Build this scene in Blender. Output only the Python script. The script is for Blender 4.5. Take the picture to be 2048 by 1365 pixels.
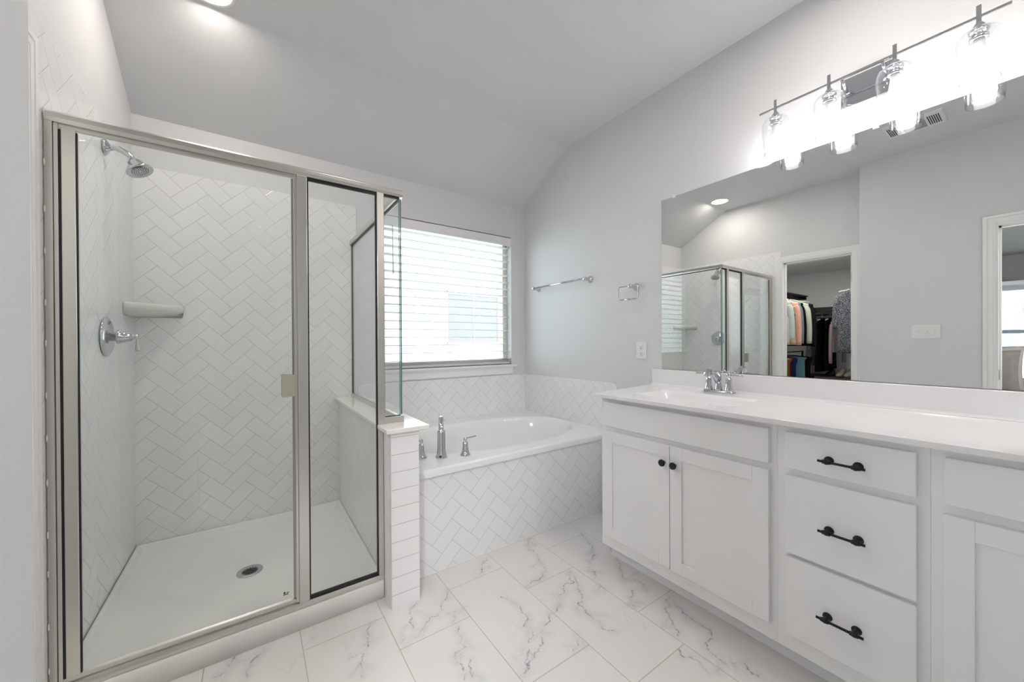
import bpy, bmesh, math, random
from mathutils import Vector, Matrix
random.seed(7)
PI = math.pi
SC = bpy.context.scene
COL = SC.collection
for o in list(bpy.data.objects):
    bpy.data.objects.remove(o)

# ------------------------------------------------------------------ camera
F, YAW, PITCH, ROLL = 746.67, math.radians(34.796), math.radians(-0.2172), math.radians(-0.3069)
CX, CY = -2.11, 4.74                      # principal point offset in pixels of the 2048 frame
cd = bpy.data.cameras.new('camera'); cam = bpy.data.objects.new('camera', cd); COL.objects.link(cam)
fwd = Vector((math.sin(YAW)*math.cos(PITCH), math.cos(YAW)*math.cos(PITCH), math.sin(PITCH)))
rt = Vector((math.cos(YAW), -math.sin(YAW), 0)); up = rt.cross(fwd)
r2 = math.cos(ROLL)*rt + math.sin(ROLL)*up; u2 = -math.sin(ROLL)*rt + math.cos(ROLL)*up
cam.matrix_world = Matrix(((r2.x, u2.x, -fwd.x, 0.0), (r2.y, u2.y, -fwd.y, 0.0), (r2.z, u2.z, -fwd.z, 1.1916), (0, 0, 0, 1)))
cd.sensor_width = 36.0; cd.sensor_fit = 'HORIZONTAL'; cd.lens = F*36.0/2048.0
cd.shift_x = -CX/2048.0; cd.shift_y = CY/2048.0
cd.clip_start = 0.02; cd.clip_end = 200
SC.camera = cam

# ------------------------------------------------------------------ world, exposure
W = bpy.data.worlds.new('sky'); SC.world = W; W.use_nodes = True
bg = W.node_tree.nodes['Background']; bg.inputs[0].default_value = (0.85, 0.93, 1.0, 1); bg.inputs[1].default_value = 2.5
SC.view_settings.view_transform = 'Standard'; SC.view_settings.look = 'None'
SC.view_settings.gamma = 1.0; SC.view_settings.use_curve_mapping = False
SC.view_settings.exposure = 1.56
BULB, CAN = 14.0, 28.0                    # emission of the vanity bulbs and of the recessed lights
cy = SC.cycles
cy.use_denoising = True
try: cy.denoiser = 'OPENIMAGEDENOISE'
except Exception: pass
cy.max_bounces = 14; cy.diffuse_bounces = 8; cy.glossy_bounces = 8; cy.transmission_bounces = 8; cy.transparent_max_bounces = 24
cy.sample_clamp_indirect = 4.0; cy.sample_clamp_direct = 0.0; cy.blur_glossy = 0.5

def portal(name, loc, rot, sx, sy):       # guides daylight sampling through a window opening
    l = bpy.data.lights.new(name, 'AREA'); l.shape = 'RECTANGLE'; l.size = sx; l.size_y = sy
    l.cycles.is_portal = True
    o = bpy.data.objects.new(name, l); o.location = loc; o.rotation_euler = rot; COL.objects.link(o)
portal('window_daylight', (1.397, 2.99, 1.575), (-PI/2, 0, 0), 1.19, 1.18)

# ------------------------------------------------------------------ measured places (metres)
XR, XL, YF = 2.149, -0.533, 2.861
YB, ZC1, ZC2 = 2.2707, 2.4556, 2.8005
XS, YSW = -0.309, 0.992
XW0, XW1, YW = 0.505, 0.634, 1.663
YS, ZST = 1.786, 1.927
YA, ZR = 1.80, 0.544

# ------------------------------------------------------------------ node helpers
class NT:
    def __init__(s, name):
        s.m = bpy.data.materials.new(name); s.m.use_nodes = True; s.t = s.m.node_tree
        s.b = s.t.nodes['Principled BSDF']; s.out = s.t.nodes['Material Output']
    def n(s, typ, **kw):
        x = s.t.nodes.new(typ)
        for k, v in kw.items(): setattr(x, k, v)
        return x
    def link(s, a, b): s.t.links.new(a, b)
    def put(s, sock, v):
        if hasattr(v, 'links') or hasattr(v, 'is_linked'): s.link(v, sock)
        else: sock.default_value = v
    def m1(s, op, a, b=None, c=None, clamp=False):
        x = s.n('ShaderNodeMath', operation=op); x.use_clamp = clamp
        s.put(x.inputs[0], a)
        if b is not None: s.put(x.inputs[1], b)
        if c is not None: s.put(x.inputs[2], c)
        return x.outputs[0]
    def pos(s):
        g = s.n('ShaderNodeNewGeometry'); x = s.n('ShaderNodeSeparateXYZ'); s.link(g.outputs['Position'], x.inputs[0])
        return x.outputs[0], x.outputs[1], x.outputs[2]
    def vec(s, a, b, c):
        x = s.n('ShaderNodeCombineXYZ'); s.put(x.inputs[0], a); s.put(x.inputs[1], b); s.put(x.inputs[2], c); return x.outputs[0]
    def noise(s, v, scale, detail=3, rough=0.5, dist=0.0):
        x = s.n('ShaderNodeTexNoise'); s.link(v, x.inputs['Vector'])
        x.inputs['Scale'].default_value = scale; x.inputs['Detail'].default_value = detail
        x.inputs['Roughness'].default_value = rough; x.inputs['Distortion'].default_value = dist
        return x.outputs[0]
    def objco(s):
        g = s.n('ShaderNodeNewGeometry'); return g.outputs['Position']
    def smooth(s, v, a, b):
        x = s.n('ShaderNodeMapRange'); x.interpolation_type = 'SMOOTHSTEP'; s.put(x.inputs[0], v)
        x.inputs[1].default_value = a; x.inputs[2].default_value = b; return x.outputs[0]
    def mix(s, f, a, b):
        x = s.n('ShaderNodeMix', data_type='RGBA'); s.put(x.inputs[0], f)
        for i, v in ((6, a), (7, b)):
            if isinstance(v, tuple): x.inputs[i].default_value = v if len(v) == 4 else (*v, 1)
            else: s.link(v, x.inputs[i])
        return x.outputs[2]
    def bump(s, h, strength, dist):
        x = s.n('ShaderNodeBump'); s.put(x.inputs['Height'], h); x.inputs['Strength'].default_value = strength
        x.inputs['Distance'].default_value = dist; s.link(x.outputs[0], s.b.inputs['Normal'])
    def set(s, color=None, rough=None, metal=None, spec=None, coat=None):
        if color is not None: s.put(s.b.inputs['Base Color'], color if not isinstance(color, tuple) or len(color) == 4 else (*color, 1))
        if rough is not None: s.put(s.b.inputs['Roughness'], rough)
        if metal is not None: s.b.inputs['Metallic'].default_value = metal
        if spec is not None: s.b.inputs['Specular IOR Level'].default_value = spec
        if coat is not None: s.b.inputs['Coat Weight'].default_value = coat; s.b.inputs['Coat Roughness'].default_value = 0.06

def plain(name, color, rough=0.5, metal=0.0, spec=0.5, coat=None, nz=0.02, scale=40):
    t = NT(name); n = t.noise(t.objco(), scale, 3)
    c = tuple(min(1, x*(1-nz)) for x in color); e = tuple(min(1, x*(1+nz)) for x in color)
    t.set(t.mix(n, c, e), rough, metal, spec, coat); return t.m

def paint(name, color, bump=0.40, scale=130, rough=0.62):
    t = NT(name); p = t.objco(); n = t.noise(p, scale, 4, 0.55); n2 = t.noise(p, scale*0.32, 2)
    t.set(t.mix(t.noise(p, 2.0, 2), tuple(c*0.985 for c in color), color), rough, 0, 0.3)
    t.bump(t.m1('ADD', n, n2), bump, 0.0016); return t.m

def tile_mat(name, axis, px, pz, sign=1, unit=0.0795, color=(0.85, 0.85, 0.855), grout=(0.50, 0.50, 0.495), rough=0.10):
    """herringbone of 1:2 tiles laid at 45 degrees; (px, pz) is the upper corner of one rising tile"""
    t = NT(name); x, y, z = t.pos(); s = x if axis == 'x' else y
    s = t.m1('MULTIPLY', s, float(sign)); a = t.m1('SUBTRACT', s, px); b = t.m1('SUBTRACT', z, pz)
    k0 = 1.0/(math.sqrt(2)*unit)
    u = t.m1('ADD', t.m1('MULTIPLY', t.m1('ADD', a, b), k0), 402.0)
    v = t.m1('ADD', t.m1('MULTIPLY', t.m1('SUBTRACT', b, a), k0), 401.0)
    i = t.m1('FLOOR', u); j = t.m1('FLOOR', v); fu = t.m1('SUBTRACT', u, i); fv = t.m1('SUBTRACT', v, j)
    k = t.m1('FLOORED_MODULO', t.m1('SUBTRACT', i, j), 4.0)
    isH = t.m1('LESS_THAN', k, 1.5)
    mn = lambda *q: q[0] if len(q) == 1 else t.m1('MINIMUM', q[0], mn(*q[1:]))
    one = lambda q: t.m1('SUBTRACT', 1.0, q)
    hp = t.m1('ADD', k, fu); dH = mn(hp, t.m1('SUBTRACT', 2.0, hp), fv, one(fv))
    vp = t.m1('ADD', t.m1('SUBTRACT', 3.0, k), fv); dV = mn(vp, t.m1('SUBTRACT', 2.0, vp), fu, one(fu))
    d = t.m1('ADD', t.m1('MULTIPLY', isH, dH), t.m1('MULTIPLY', one(isH), dV))
    d = t.m1('MULTIPLY', d, unit)
    g = t.smooth(d, 0.0006, 0.0013)
    idu = t.m1('SUBTRACT', i, t.m1('MULTIPLY', isH, k)); idv = t.m1('SUBTRACT', j, t.m1('MULTIPLY', one(isH), t.m1('SUBTRACT', 3.0, k)))
    wn = t.n('ShaderNodeTexWhiteNoise', noise_dimensions='3D'); t.link(t.vec(idu, idv, isH), wn.inputs['Vector'])
    tint = t.m1('MULTIPLY_ADD', wn.outputs['Value'], 0.03, 0.97)
    base = t.mix(tint, tuple(c*0.0 for c in color), color)
    t.set(t.mix(g, grout, base), t.m1('MULTIPLY_ADD', g, rough-0.7, 0.7), 0, 0.5)
    tilt = t.m1('MULTIPLY', t.m1('SUBTRACT', wn.outputs['Value'], 0.5), t.m1('MULTIPLY', t.m1('ADD', fu, fv), 0.12))
    h = t.m1('ADD', t.m1('ADD', t.smooth(d, 0.0005, 0.0035), tilt), t.m1('MULTIPLY', t.noise(t.objco(), 9.0, 1), 0.25))
    t.bump(h, 0.5, 0.0012); return t.m

def stack_mat(name, ax0, z0, pitch, color=(0.85, 0.85, 0.85), grout=(0.45, 0.45, 0.45)):
    t = NT(name); x, y, z = t.pos()
    f = t.m1('FRACT', t.m1('DIVIDE', t.m1('SUBTRACT', z, z0-pitch*10), pitch))
    d = t.m1('MULTIPLY', t.m1('MINIMUM', f, t.m1('SUBTRACT', 1.0, f)), pitch)
    g = t.smooth(d, 0.0007, 0.0015); t.set(t.mix(g, grout, color), t.m1('MULTIPLY_ADD', g, -0.58, 0.7), 0, 0.5)
    t.bump(t.smooth(d, 0.0005, 0.003), 0.5, 0.0012); return t.m

VEINS = [[(1.382, 1.792), (1.307, 1.649), (1.23, 1.495), (1.095, 1.446)], [(1.674, 1.657), (1.59, 1.491), (1.447, 1.379), (1.416, 1.299)], [(1.693, 1.437), (1.596, 1.289), (1.527, 1.22), (1.537, 1.102)], [(1.492, 1.134), (1.422, 1.047)],
    [(1.351, 1.41), (1.222, 1.324), (1.08, 1.235), (0.946, 1.152), (0.894, 1.119), (0.796, 1.074)], [(1.343, 1.38), (1.273, 1.262), (1.2, 1.151), (1.204, 1.077), (1.221, 1.012)], [(0.949, 1.462), (0.986, 1.355), (0.928, 1.251), (0.877, 1.159), (0.869, 1.108)],
    [(1.079, 1.09), (0.999, 1.036)], [(1.592, 1.007), (1.451, 0.903), (1.399, 0.855)], [(1.575, 0.979), (1.541, 0.888), (1.456, 0.772), (1.428, 0.706), (1.487, 0.638), (1.466, 0.585)], [(1.349, 0.818), (1.332, 0.782), (1.378, 0.682)],
    [(0.764, 1.649), (0.692, 1.563), (0.597, 1.505), (0.475, 1.463)], [(0.613, 1.646), (0.565, 1.577), (0.546, 1.508)], [(0.778, 1.502), (0.689, 1.44)], [(0.706, 1.408), (0.679, 1.299), (0.633, 1.294), (0.607, 1.175)], [(0.666, 1.235), (0.636, 1.169)],
    [(0.405, 1.641), (0.368, 1.518), (0.306, 1.504)], [(0.345, 1.497), (0.314, 1.396)], [(1.051, 1.753), (0.92, 1.664)], [(1.698, 0.852), (1.685, 0.762), (1.662, 0.688), (1.682, 0.613)], [(0.042, 1.759), (0.019, 1.726), (-0.022, 1.63)], [(-0.061, 1.763), (-0.118, 1.697)], [(1.439, 1.368), (1.41, 1.274), (1.385, 1.214)], [(0.877, 1.144), (0.806, 1.087)]]
def marble_mat(name):
    t = NT(name); x, y, z = t.pos(); T, L = 0.308, 0.616
    fx = t.m1('DIVIDE', t.m1('SUBTRACT', x, 1.0805), T); k = t.m1('FLOOR', fx); fx = t.m1('SUBTRACT', fx, k)
    par = t.m1('FLOORED_MODULO', k, 2.0)
    off = t.m1('MULTIPLY_ADD', par, 0.212, 1.433)
    fy = t.m1('DIVIDE', t.m1('SUBTRACT', y, off), L); r = t.m1('FLOOR', fy); fy = t.m1('SUBTRACT', fy, r)
    dx = t.m1('MULTIPLY', t.m1('MINIMUM', fx, t.m1('SUBTRACT', 1.0, fx)), T)
    dy = t.m1('MULTIPLY', t.m1('MINIMUM', fy, t.m1('SUBTRACT', 1.0, fy)), L)
    d = t.m1('MINIMUM', dx, dy); g = t.smooth(d, 0.0013, 0.0022)
    wn = t.n('ShaderNodeTexWhiteNoise', noise_dimensions='3D'); t.link(t.vec(k, r, 1.5), wn.inputs['Vector'])
    sw = t.n('ShaderNodeSeparateXYZ'); t.link(wn.outputs['Color'], sw.inputs[0])
    ox = t.m1('MULTIPLY', sw.outputs[0], 37.0); oy = t.m1('MULTIPLY', sw.outputs[1], 29.0)
    # main veins: distance to the veins, stored on the floor mesh
    at = t.n('ShaderNodeAttribute'); at.attribute_name = 'vein'
    dm = t.m1('ABSOLUTE', t.m1('ADD', at.outputs['Fac'], t.m1('MULTIPLY', t.m1('SUBTRACT', t.noise(t.vec(x, y, 5.0), 90.0, 4, 0.65), 0.5), 0.012)))
    w1 = t.noise(t.vec(x, y, 11.0), 16.0, 3, 0.6)
    core = t.m1('MULTIPLY', t.m1('SUBTRACT', 1.0, t.smooth(dm, 0.0005, 0.0055)), t.smooth(w1, 0.36, 0.58))
    halo = t.m1('MULTIPLY', t.m1('SUBTRACT', 1.0, t.smooth(dm, 0.0, 0.038)), t.smooth(t.noise(t.vec(x, y, 13.0), 10.0, 4, 0.7), 0.30, 0.66))
    spk = t.smooth(t.noise(t.vec(x, y, 2.0), 60.0, 4, 0.7), 0.34, 0.56)
    # faint secondary veins
    p = t.vec(t.m1('ADD', t.m1('SUBTRACT', x, t.m1('MULTIPLY', y, 0.42)), ox), t.m1('ADD', t.m1('MULTIPLY', y, 0.42), oy), sw.outputs[2])
    v2 = t.m1('ABSOLUTE', t.m1('SUBTRACT', t.noise(p, 2.6, 7, 0.62, 0.8), 0.46)); msk = t.noise(t.vec(t.m1('ADD', x, ox), t.m1('ADD', y, oy), 4.0), 4.5, 3, 0.6)
    fine = t.m1('MULTIPLY', t.m1('SUBTRACT', 1.0, t.smooth(v2, 0.0, 0.010)), t.smooth(msk, 0.50, 0.66))
    warm = t.noise(t.vec(t.m1('ADD', x, ox), y, 9.0), 3.0, 3)
    base = t.mix(warm, (0.705, 0.695, 0.685), (0.745, 0.74, 0.735))
    c = t.mix(t.m1('MULTIPLY', halo, 0.50), base, (0.50, 0.505, 0.52))
    c = t.mix(t.m1('MULTIPLY', t.m1('MULTIPLY', core, spk), 0.80), c, (0.20, 0.20, 0.22))
    c = t.mix(t.m1('MULTIPLY', fine, 0.20), c, (0.36, 0.36, 0.38))
    c = t.mix(g, (0.50, 0.455, 0.40), c)
    t.set(c, t.m1('MULTIPLY_ADD', g, -0.48, 0.70), 0, 0.45)
    t.bump(t.smooth(d, 0.0008, 0.003), 0.4, 0.001); return t.m

def glass_mat(name, tint=(0.975, 0.99, 0.985), ior=1.45, extra=1.0):
    t = NT(name); t.t.nodes.remove(t.b)
    tr = t.n('ShaderNodeBsdfTransparent'); tr.inputs[0].default_value = (*tint, 1)
    gl = t.n('ShaderNodeBsdfGlossy'); gl.inputs['Roughness'].default_value = 0.0; gl.inputs[0].default_value = (0.95, 0.97, 1, 1)
    # Fresnel reflection of a thin pane, the same from both faces
    g = t.n('ShaderNodeNewGeometry'); dt = t.n('ShaderNodeVectorMath', operation='DOT_PRODUCT'); t.link(g.outputs['Normal'], dt.inputs[0]); t.link(g.outputs['Incoming'], dt.inputs[1])
    f0 = ((ior-1)/(ior+1))**2; om = t.m1('SUBTRACT', 1.0, t.m1('ABSOLUTE', dt.outputs['Value']), clamp=True)
    fr = t.m1('MULTIPLY_ADD', t.m1('POWER', om, 5.0), 1-f0, f0)
    mx = t.n('ShaderNodeMixShader'); t.link(t.m1('MULTIPLY', fr, extra, clamp=True), mx.inputs[0])
    t.link(tr.outputs[0], mx.inputs[1]); t.link(gl.outputs[0], mx.inputs[2]); t.link(mx.outputs[0], t.out.inputs[0]); return t.m

def emit_mat(name, color, strength):
    t = NT(name); t.t.nodes.remove(t.b); e = t.n('ShaderNodeEmission'); e.inputs[0].default_value = (*color, 1); e.inputs[1].default_value = strength
    t.link(e.outputs[0], t.out.inputs[0]); return t.m

def metal_brushed(name, color, rough, along='z'):
    t = NT(name); x, y, z = t.pos()
    v = t.vec(t.m1('MULTIPLY', x, 30.0 if along != 'x' else 1.0), t.m1('MULTIPLY', y, 30.0 if along != 'y' else 1.0), t.m1('MULTIPLY', z, 30.0 if along != 'z' else 1.0))
    n = t.noise(v, 14.0, 3); t.set(t.mix(n, tuple(c*0.985 for c in color), color), t.m1('MULTIPLY_ADD', n, 0.03, rough), 1.0); return t.m

def fabric(name, color, color2=None, scale=60, thr=None, rough=0.9):
    t = NT(name); n = t.noise(t.objco(), scale, 3, 0.6)
    if thr is not None: n = t.smooth(n, thr-0.03, thr+0.03)
    t.set(t.mix(n, color, color2 or tuple(c*0.8 for c in color)), rough, 0, 0.1)
    t.bump(t.noise(t.objco(), 220, 2), 0.3, 0.001); return t.m

WALLC = (0.695, 0.70, 0.71)
M = dict(
    wall=paint('wall_paint', WALLC), ceil=paint('ceiling_paint', (0.695, 0.705, 0.71), 0.35, 120),
    trim=plain('trim_paint', (0.85, 0.85, 0.85), 0.38, nz=0.01),
    floor=marble_mat('marble_floor_tile'),
    t_show=tile_mat('shower_back_tile', 'x', -0.263, 1.461), t_left=tile_mat('shower_left_tile', 'y', 2.227, 0.685),
    t_tub=tile_mat('tub_back_tile', 'x', 1.594, 0.716), t_tubr=tile_mat('tub_right_tile', 'y', -2.024, 0.783, -1),
    t_apron=tile_mat('tub_apron_tile', 'x', 0.865, 0.484, color=(0.84, 0.845, 0.85)), t_hw=tile_mat('half_wall_tile', 'y', 2.227, 0.685, -1),
    t_stack=stack_mat('half_wall_stack_tile', 'x', 0.0615, 0.0785),
    tile_edge=plain('tile_edge_trim', (0.80, 0.80, 0.80), 0.2, nz=0.01),
    pan=plain('acrylic_pan', (0.83, 0.825, 0.81), 0.28, nz=0.015, scale=6), tub=plain('tub_acrylic', (0.83, 0.84, 0.845), 0.10, nz=0.005, coat=0.4),
    quartz=plain('quartz_cap', (0.83, 0.815, 0.79), 0.10, nz=0.015, scale=90), counter=plain('cultured_marble', (0.85, 0.845, 0.86), 0.14, nz=0.008, scale=12, coat=0.3),
    cab=paint('cabinet_paint', (0.84, 0.845, 0.85), 0.03, 200, 0.36),
    chrome=plain('chrome', (0.61, 0.62, 0.65), 0.05, 1.0, nz=0.01), nickel=metal_brushed('satin_nickel', (0.65, 0.64, 0.60), 0.27),
    nickelx=metal_brushed('satin_nickel_rail', (0.65, 0.64, 0.60), 0.27, 'x'), nickely=metal_brushed('satin_nickel_side', (0.65, 0.64, 0.60), 0.27, 'y'),
    gasket=plain('black_gasket', (0.012, 0.012, 0.014), 0.5), black=plain('matte_black_metal', (0.012, 0.011, 0.011), 0.42, 0.3),
    glass=glass_mat('clear_glass'), shade=glass_mat('shade_glass', (0.98, 0.98, 0.98), 1.5, 1.5), gedge=plain('glass_cut_edge', (0.10, 0.22, 0.22), 0.12, nz=0.1),
    wglass=glass_mat('window_glass', (0.96, 0.98, 0.97), 1.4),
    bulb=emit_mat('bulb_glow', (1.0, 0.98, 0.975), BULB), can=emit_mat('recessed_glow', (1.0, 0.905, 0.825), CAN),
    plastic=plain('white_plastic', (0.80, 0.80, 0.80), 0.32, nz=0.005), dark=plain('dark_slot', (0.03, 0.03, 0.03), 0.6),
    ceramic=plain('ceramic_shelf', (0.78, 0.76, 0.73), 0.10, nz=0.01, coat=0.3),
    vinyl=plain('vinyl_window_frame', (0.70, 0.66, 0.60), 0.4), greylens=plain('grey_lens', (0.30, 0.31, 0.34), 0.25),
    steel=plain('drain_steel', (0.55, 0.55, 0.56), 0.25, 1.0), caulk=plain('white_caulk', (0.74, 0.73, 0.70), 0.4),
    closet=paint('closet_paint', (0.80, 0.83, 0.835), 0.2), darkwood=plain('dark_closet_wood', (0.02, 0.018, 0.018), 0.45),
)
def mirror_mat():
    t = NT('silvered_mirror'); t.t.nodes.remove(t.b); g = t.n('ShaderNodeBsdfGlossy'); g.inputs[0].default_value = (0.87, 0.888, 0.88, 1); g.inputs['Roughness'].default_value = 0.0
    t.link(g.outputs[0], t.out.inputs[0]); return t.m
M['mirror'] = mirror_mat()
def slat_mat():
    t = NT('blind_slat_white'); t.t.nodes.remove(t.b)
    d = t.n('ShaderNodeBsdfDiffuse'); d.inputs[0].default_value = (0.74, 0.74, 0.75, 1); tr = t.n('ShaderNodeBsdfTranslucent'); tr.inputs[0].default_value = (0.80, 0.82, 0.84, 1)
    mx = t.n('ShaderNodeMixShader'); mx.inputs[0].default_value = 0.12; t.link(d.outputs[0], mx.inputs[1]); t.link(tr.outputs[0], mx.inputs[2]); t.link(mx.outputs[0], t.out.inputs[0]); return t.m
M['slat'] = slat_mat()

# ------------------------------------------------------------------ mesh builder
class MB:
    def __init__(s): s.bm = bmesh.new(); s.mi = 0
    def _fin(s, before):
        for f in s.bm.faces:
            if f not in before: f.material_index = s.mi
    def box(s, x0, x1, y0, y1, z0, z1, bev=0.0, seg=2, mat=None):
        b = bmesh.new(); bmesh.ops.create_cube(b, size=1.0)
        for v in b.verts: v.co = Vector(((x0+x1)/2+v.co.x*(x1-x0), (y0+y1)/2+v.co.y*(y1-y0), (z0+z1)/2+v.co.z*(z1-z0)))
        if bev > 0:
            bev = min(bev, 0.49*min(abs(x1-x0), abs(y1-y0), abs(z1-z0)))
            bmesh.ops.bevel(b, geom=b.edges[:], offset=bev, segments=seg, affect='EDGES', profile=0.5)
        return s.add(b, mat)
    def add(s, b, mat=None):
        if mat is not None: b.transform(mat)
        for f in b.faces: f.material_index = s.mi
        me = bpy.data.meshes.new('t'); b.to_mesh(me); b.free(); s.bm.from_mesh(me); bpy.data.meshes.remove(me); return s
    def lathe(s, prof, origin=(0, 0, 0), axis=(0, 0, 1), seg=28, smooth=True, cap0=True, cap1=True):
        """prof: list of (radius, distance along the axis)"""
        b = bmesh.new(); rings = []
        q = Vector((0, 0, 1)).rotation_difference(Vector(axis).normalized())
        for r, h in prof:
            rings.append([b.verts.new(Vector(origin)+q @ Vector((r*math.cos(2*PI*i/seg), r*math.sin(2*PI*i/seg), h))) for i in range(seg)])
        for a, c in zip(rings, rings[1:]):
            for i in range(seg):
                f = b.faces.new((a[i], a[(i+1) % seg], c[(i+1) % seg], c[i])); f.smooth = smooth
        if cap0 and prof[0][0] > 1e-6: b.faces.new(list(reversed(rings[0])))
        if cap1 and prof[-1][0] > 1e-6: b.faces.new(rings[-1])
        bmesh.ops.remove_doubles(b, verts=b.verts, dist=1e-6)
        return s.add(b)
    def tube(s, pts, r, seg=12, caps=True, smooth=True, closed=False):
        """pts: points; r: radius or list of radii"""
        pts = [Vector(p) for p in pts]; n = len(pts); rs = r if isinstance(r, (list, tuple)) else [r]*n
        b = bmesh.new(); rings = []; ref = None
        for i, p in enumerate(pts):
            if closed: d = (pts[(i+1) % n]-pts[i-1]).normalized()
            else: d = (pts[min(i+1, n-1)]-pts[max(i-1, 0)]).normalized()
            if ref is None:
                ref = Vector((0, 0, 1)) if abs(d.z) < 0.9 else Vector((1, 0, 0))
            a = (ref - d*ref.dot(d)).normalized(); c = d.cross(a); ref = a
            rings.append([b.verts.new(p+(a*math.cos(2*PI*k/seg)+c*math.sin(2*PI*k/seg))*rs[i]) for k in range(seg)])
        prs = list(zip(rings, rings[1:]))+([(rings[-1], rings[0])] if closed else [])
        for a, c in prs:
            for k in range(seg):
                f = b.faces.new((a[k], a[(k+1) % seg], c[(k+1) % seg], c[k])); f.smooth = smooth
        if caps and not closed: b.faces.new(list(reversed(rings[0]))); b.faces.new(rings[-1])
        return s.add(b)
    def prism(s, poly, z0, z1, bev=0.0, mat=None):
        b = bmesh.new(); vs = [b.verts.new((p[0], p[1], z0)) for p in poly]; f = b.faces.new(vs)
        r = bmesh.ops.extrude_face_region(b, geom=[f]); bmesh.ops.translate(b, verts=[g for g in r['geom'] if isinstance(g, bmesh.types.BMVert)], vec=(0, 0, z1-z0))
        bmesh.ops.recalc_face_normals(b, faces=b.faces)
        if bev > 0:
            es = [e for e in b.edges if len(e.link_faces) == 2 and e.calc_face_angle(0) > 0.4]
            bmesh.ops.bevel(b, geom=es, offset=bev, segments=2, affect='EDGES', profile=0.5)
        return s.add(b, mat)
    def faces(s, verts, faces, smooth=False):
        b = bmesh.new(); vs = [b.verts.new(v) for v in verts]
        for f in faces:
            q = b.faces.new([vs[i] for i in f]); q.smooth = smooth
        return s.add(b)
    def loops(s, loops, cap0=False, cap1=True, smooth=True):
        b = bmesh.new(); R = [[b.verts.new(p) for p in l] for l in loops]; n = len(R[0])
        for a, c in zip(R, R[1:]):
            for k in range(n):
                f = b.faces.new((a[k], a[(k+1) % n], c[(k+1) % n], c[k])); f.smooth = smooth
        if cap0: b.faces.new(list(reversed(R[0])))
        if cap1: b.faces.new(R[-1])
        bmesh.ops.recalc_face_normals(b, faces=b.faces)
        return s.add(b)

def origin_of(o):
    return Vector(o['_o']) if o is not None and '_o' in o else Vector((0, 0, 0))
def build(name, mb, mats, parent=None, local=False, origin=None):
    me = bpy.data.meshes.new(name)
    org = origin_of(parent) if parent is not None else Vector(origin or (0, 0, 0))
    if not local and org.length > 0: bmesh.ops.translate(mb.bm, verts=mb.bm.verts, vec=-org)
    mb.bm.to_mesh(me); mb.bm.free()
    for m in (mats if isinstance(mats, (list, tuple)) else [mats]): me.materials.append(M[m] if isinstance(m, str) else m)
    o = bpy.data.objects.new(name, me); COL.objects.link(o)
    if parent is not None: o.parent = parent
    else: o.location = org
    o['_o'] = tuple(org) if not local else (0.0, 0.0, 0.0)
    return o
def tag(o, label=None, cat=None, group=None, kind=None):
    if label: o['label'] = label
    if cat: o['category'] = cat
    if group: o['group'] = group
    if kind: o['kind'] = kind
    return o
def thing(name, loc, label, cat, group=None, rz=0.0):
    o = bpy.data.objects.new(name, None); o.empty_display_size = 0.05; COL.objects.link(o); o.location = loc; o.rotation_euler = (0, 0, rz)
    o['_o'] = tuple(loc); return tag(o, label, cat, group)
def struct(name, mb, mats, label=None, parent=None):
    o = build(name, mb, mats, parent)
    if parent is None: o['kind'] = 'structure'
    if label: o['label'] = label
    return o
def copy_tree(o, parent=None):
    c = o.copy(); COL.objects.link(c); c.parent = parent
    for ch in list(o.children): copy_tree(ch, c)
    return c
def bez(pts, n=16):
    """Catmull-Rom through the points"""
    P = [Vector(p) for p in pts]; P = [2*P[0]-P[1]]+P+[2*P[-1]-P[-2]]; out = []
    for i in range(1, len(P)-2):
        for k in range(n):
            t = k/n; a, b, c, d = P[i-1:i+3]
            out.append(0.5*((2*b)+(c-a)*t+(2*a-5*b+4*c-d)*t*t+(3*b-a-3*c+d)*t**3))
    out.append(P[-2]); return out
def rrect(x0, x1, y0, y1, r, z, n=6):
    out = []
    for cx, cyy, a0 in ((x1-r, y1-r, 0), (x0+r, y1-r, PI/2), (x0+r, y0+r, PI), (x1-r, y0+r, 1.5*PI)):
        for k in range(n+1):
            a = a0+PI/2*k/n; out.append((cx+r*math.cos(a), cyy+r*math.sin(a), z))
    return out

# ================================================================== THE SETTING
GX0, GX1, GY0, GY1, GS = -0.25, 1.80, 0.40, 1.85, 0.005
mb = MB(); mb.box(-4.7, GX0, -2.3, 3.05, -0.12, 0.0); mb.box(GX1, 2.30, -2.3, 3.05, -0.12, 0.0); mb.box(GX0, GX1, -2.3, GY0, -0.12, 0.0); mb.box(GX0, GX1, GY1, 3.05, -0.12, 0.0)
mb.faces([(GX0, GY0, -0.12), (GX1, GY0, -0.12), (GX1, GY1, -0.12), (GX0, GY1, -0.12)], [(3, 2, 1, 0)])
bg_ = bmesh.new(); nx_, ny_ = round((GX1-GX0)/GS), round((GY1-GY0)/GS)
g_ = [[bg_.verts.new((GX0+(GX1-GX0)*i/nx_, GY0+(GY1-GY0)*j/ny_, 0.0)) for i in range(nx_+1)] for j in range(ny_+1)]
for j in range(ny_):
    for i in range(nx_): bg_.faces.new((g_[j][i], g_[j][i+1], g_[j+1][i+1], g_[j+1][i]))
mb.add(bg_); fl_ = struct('floor', mb, 'floor')
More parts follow.
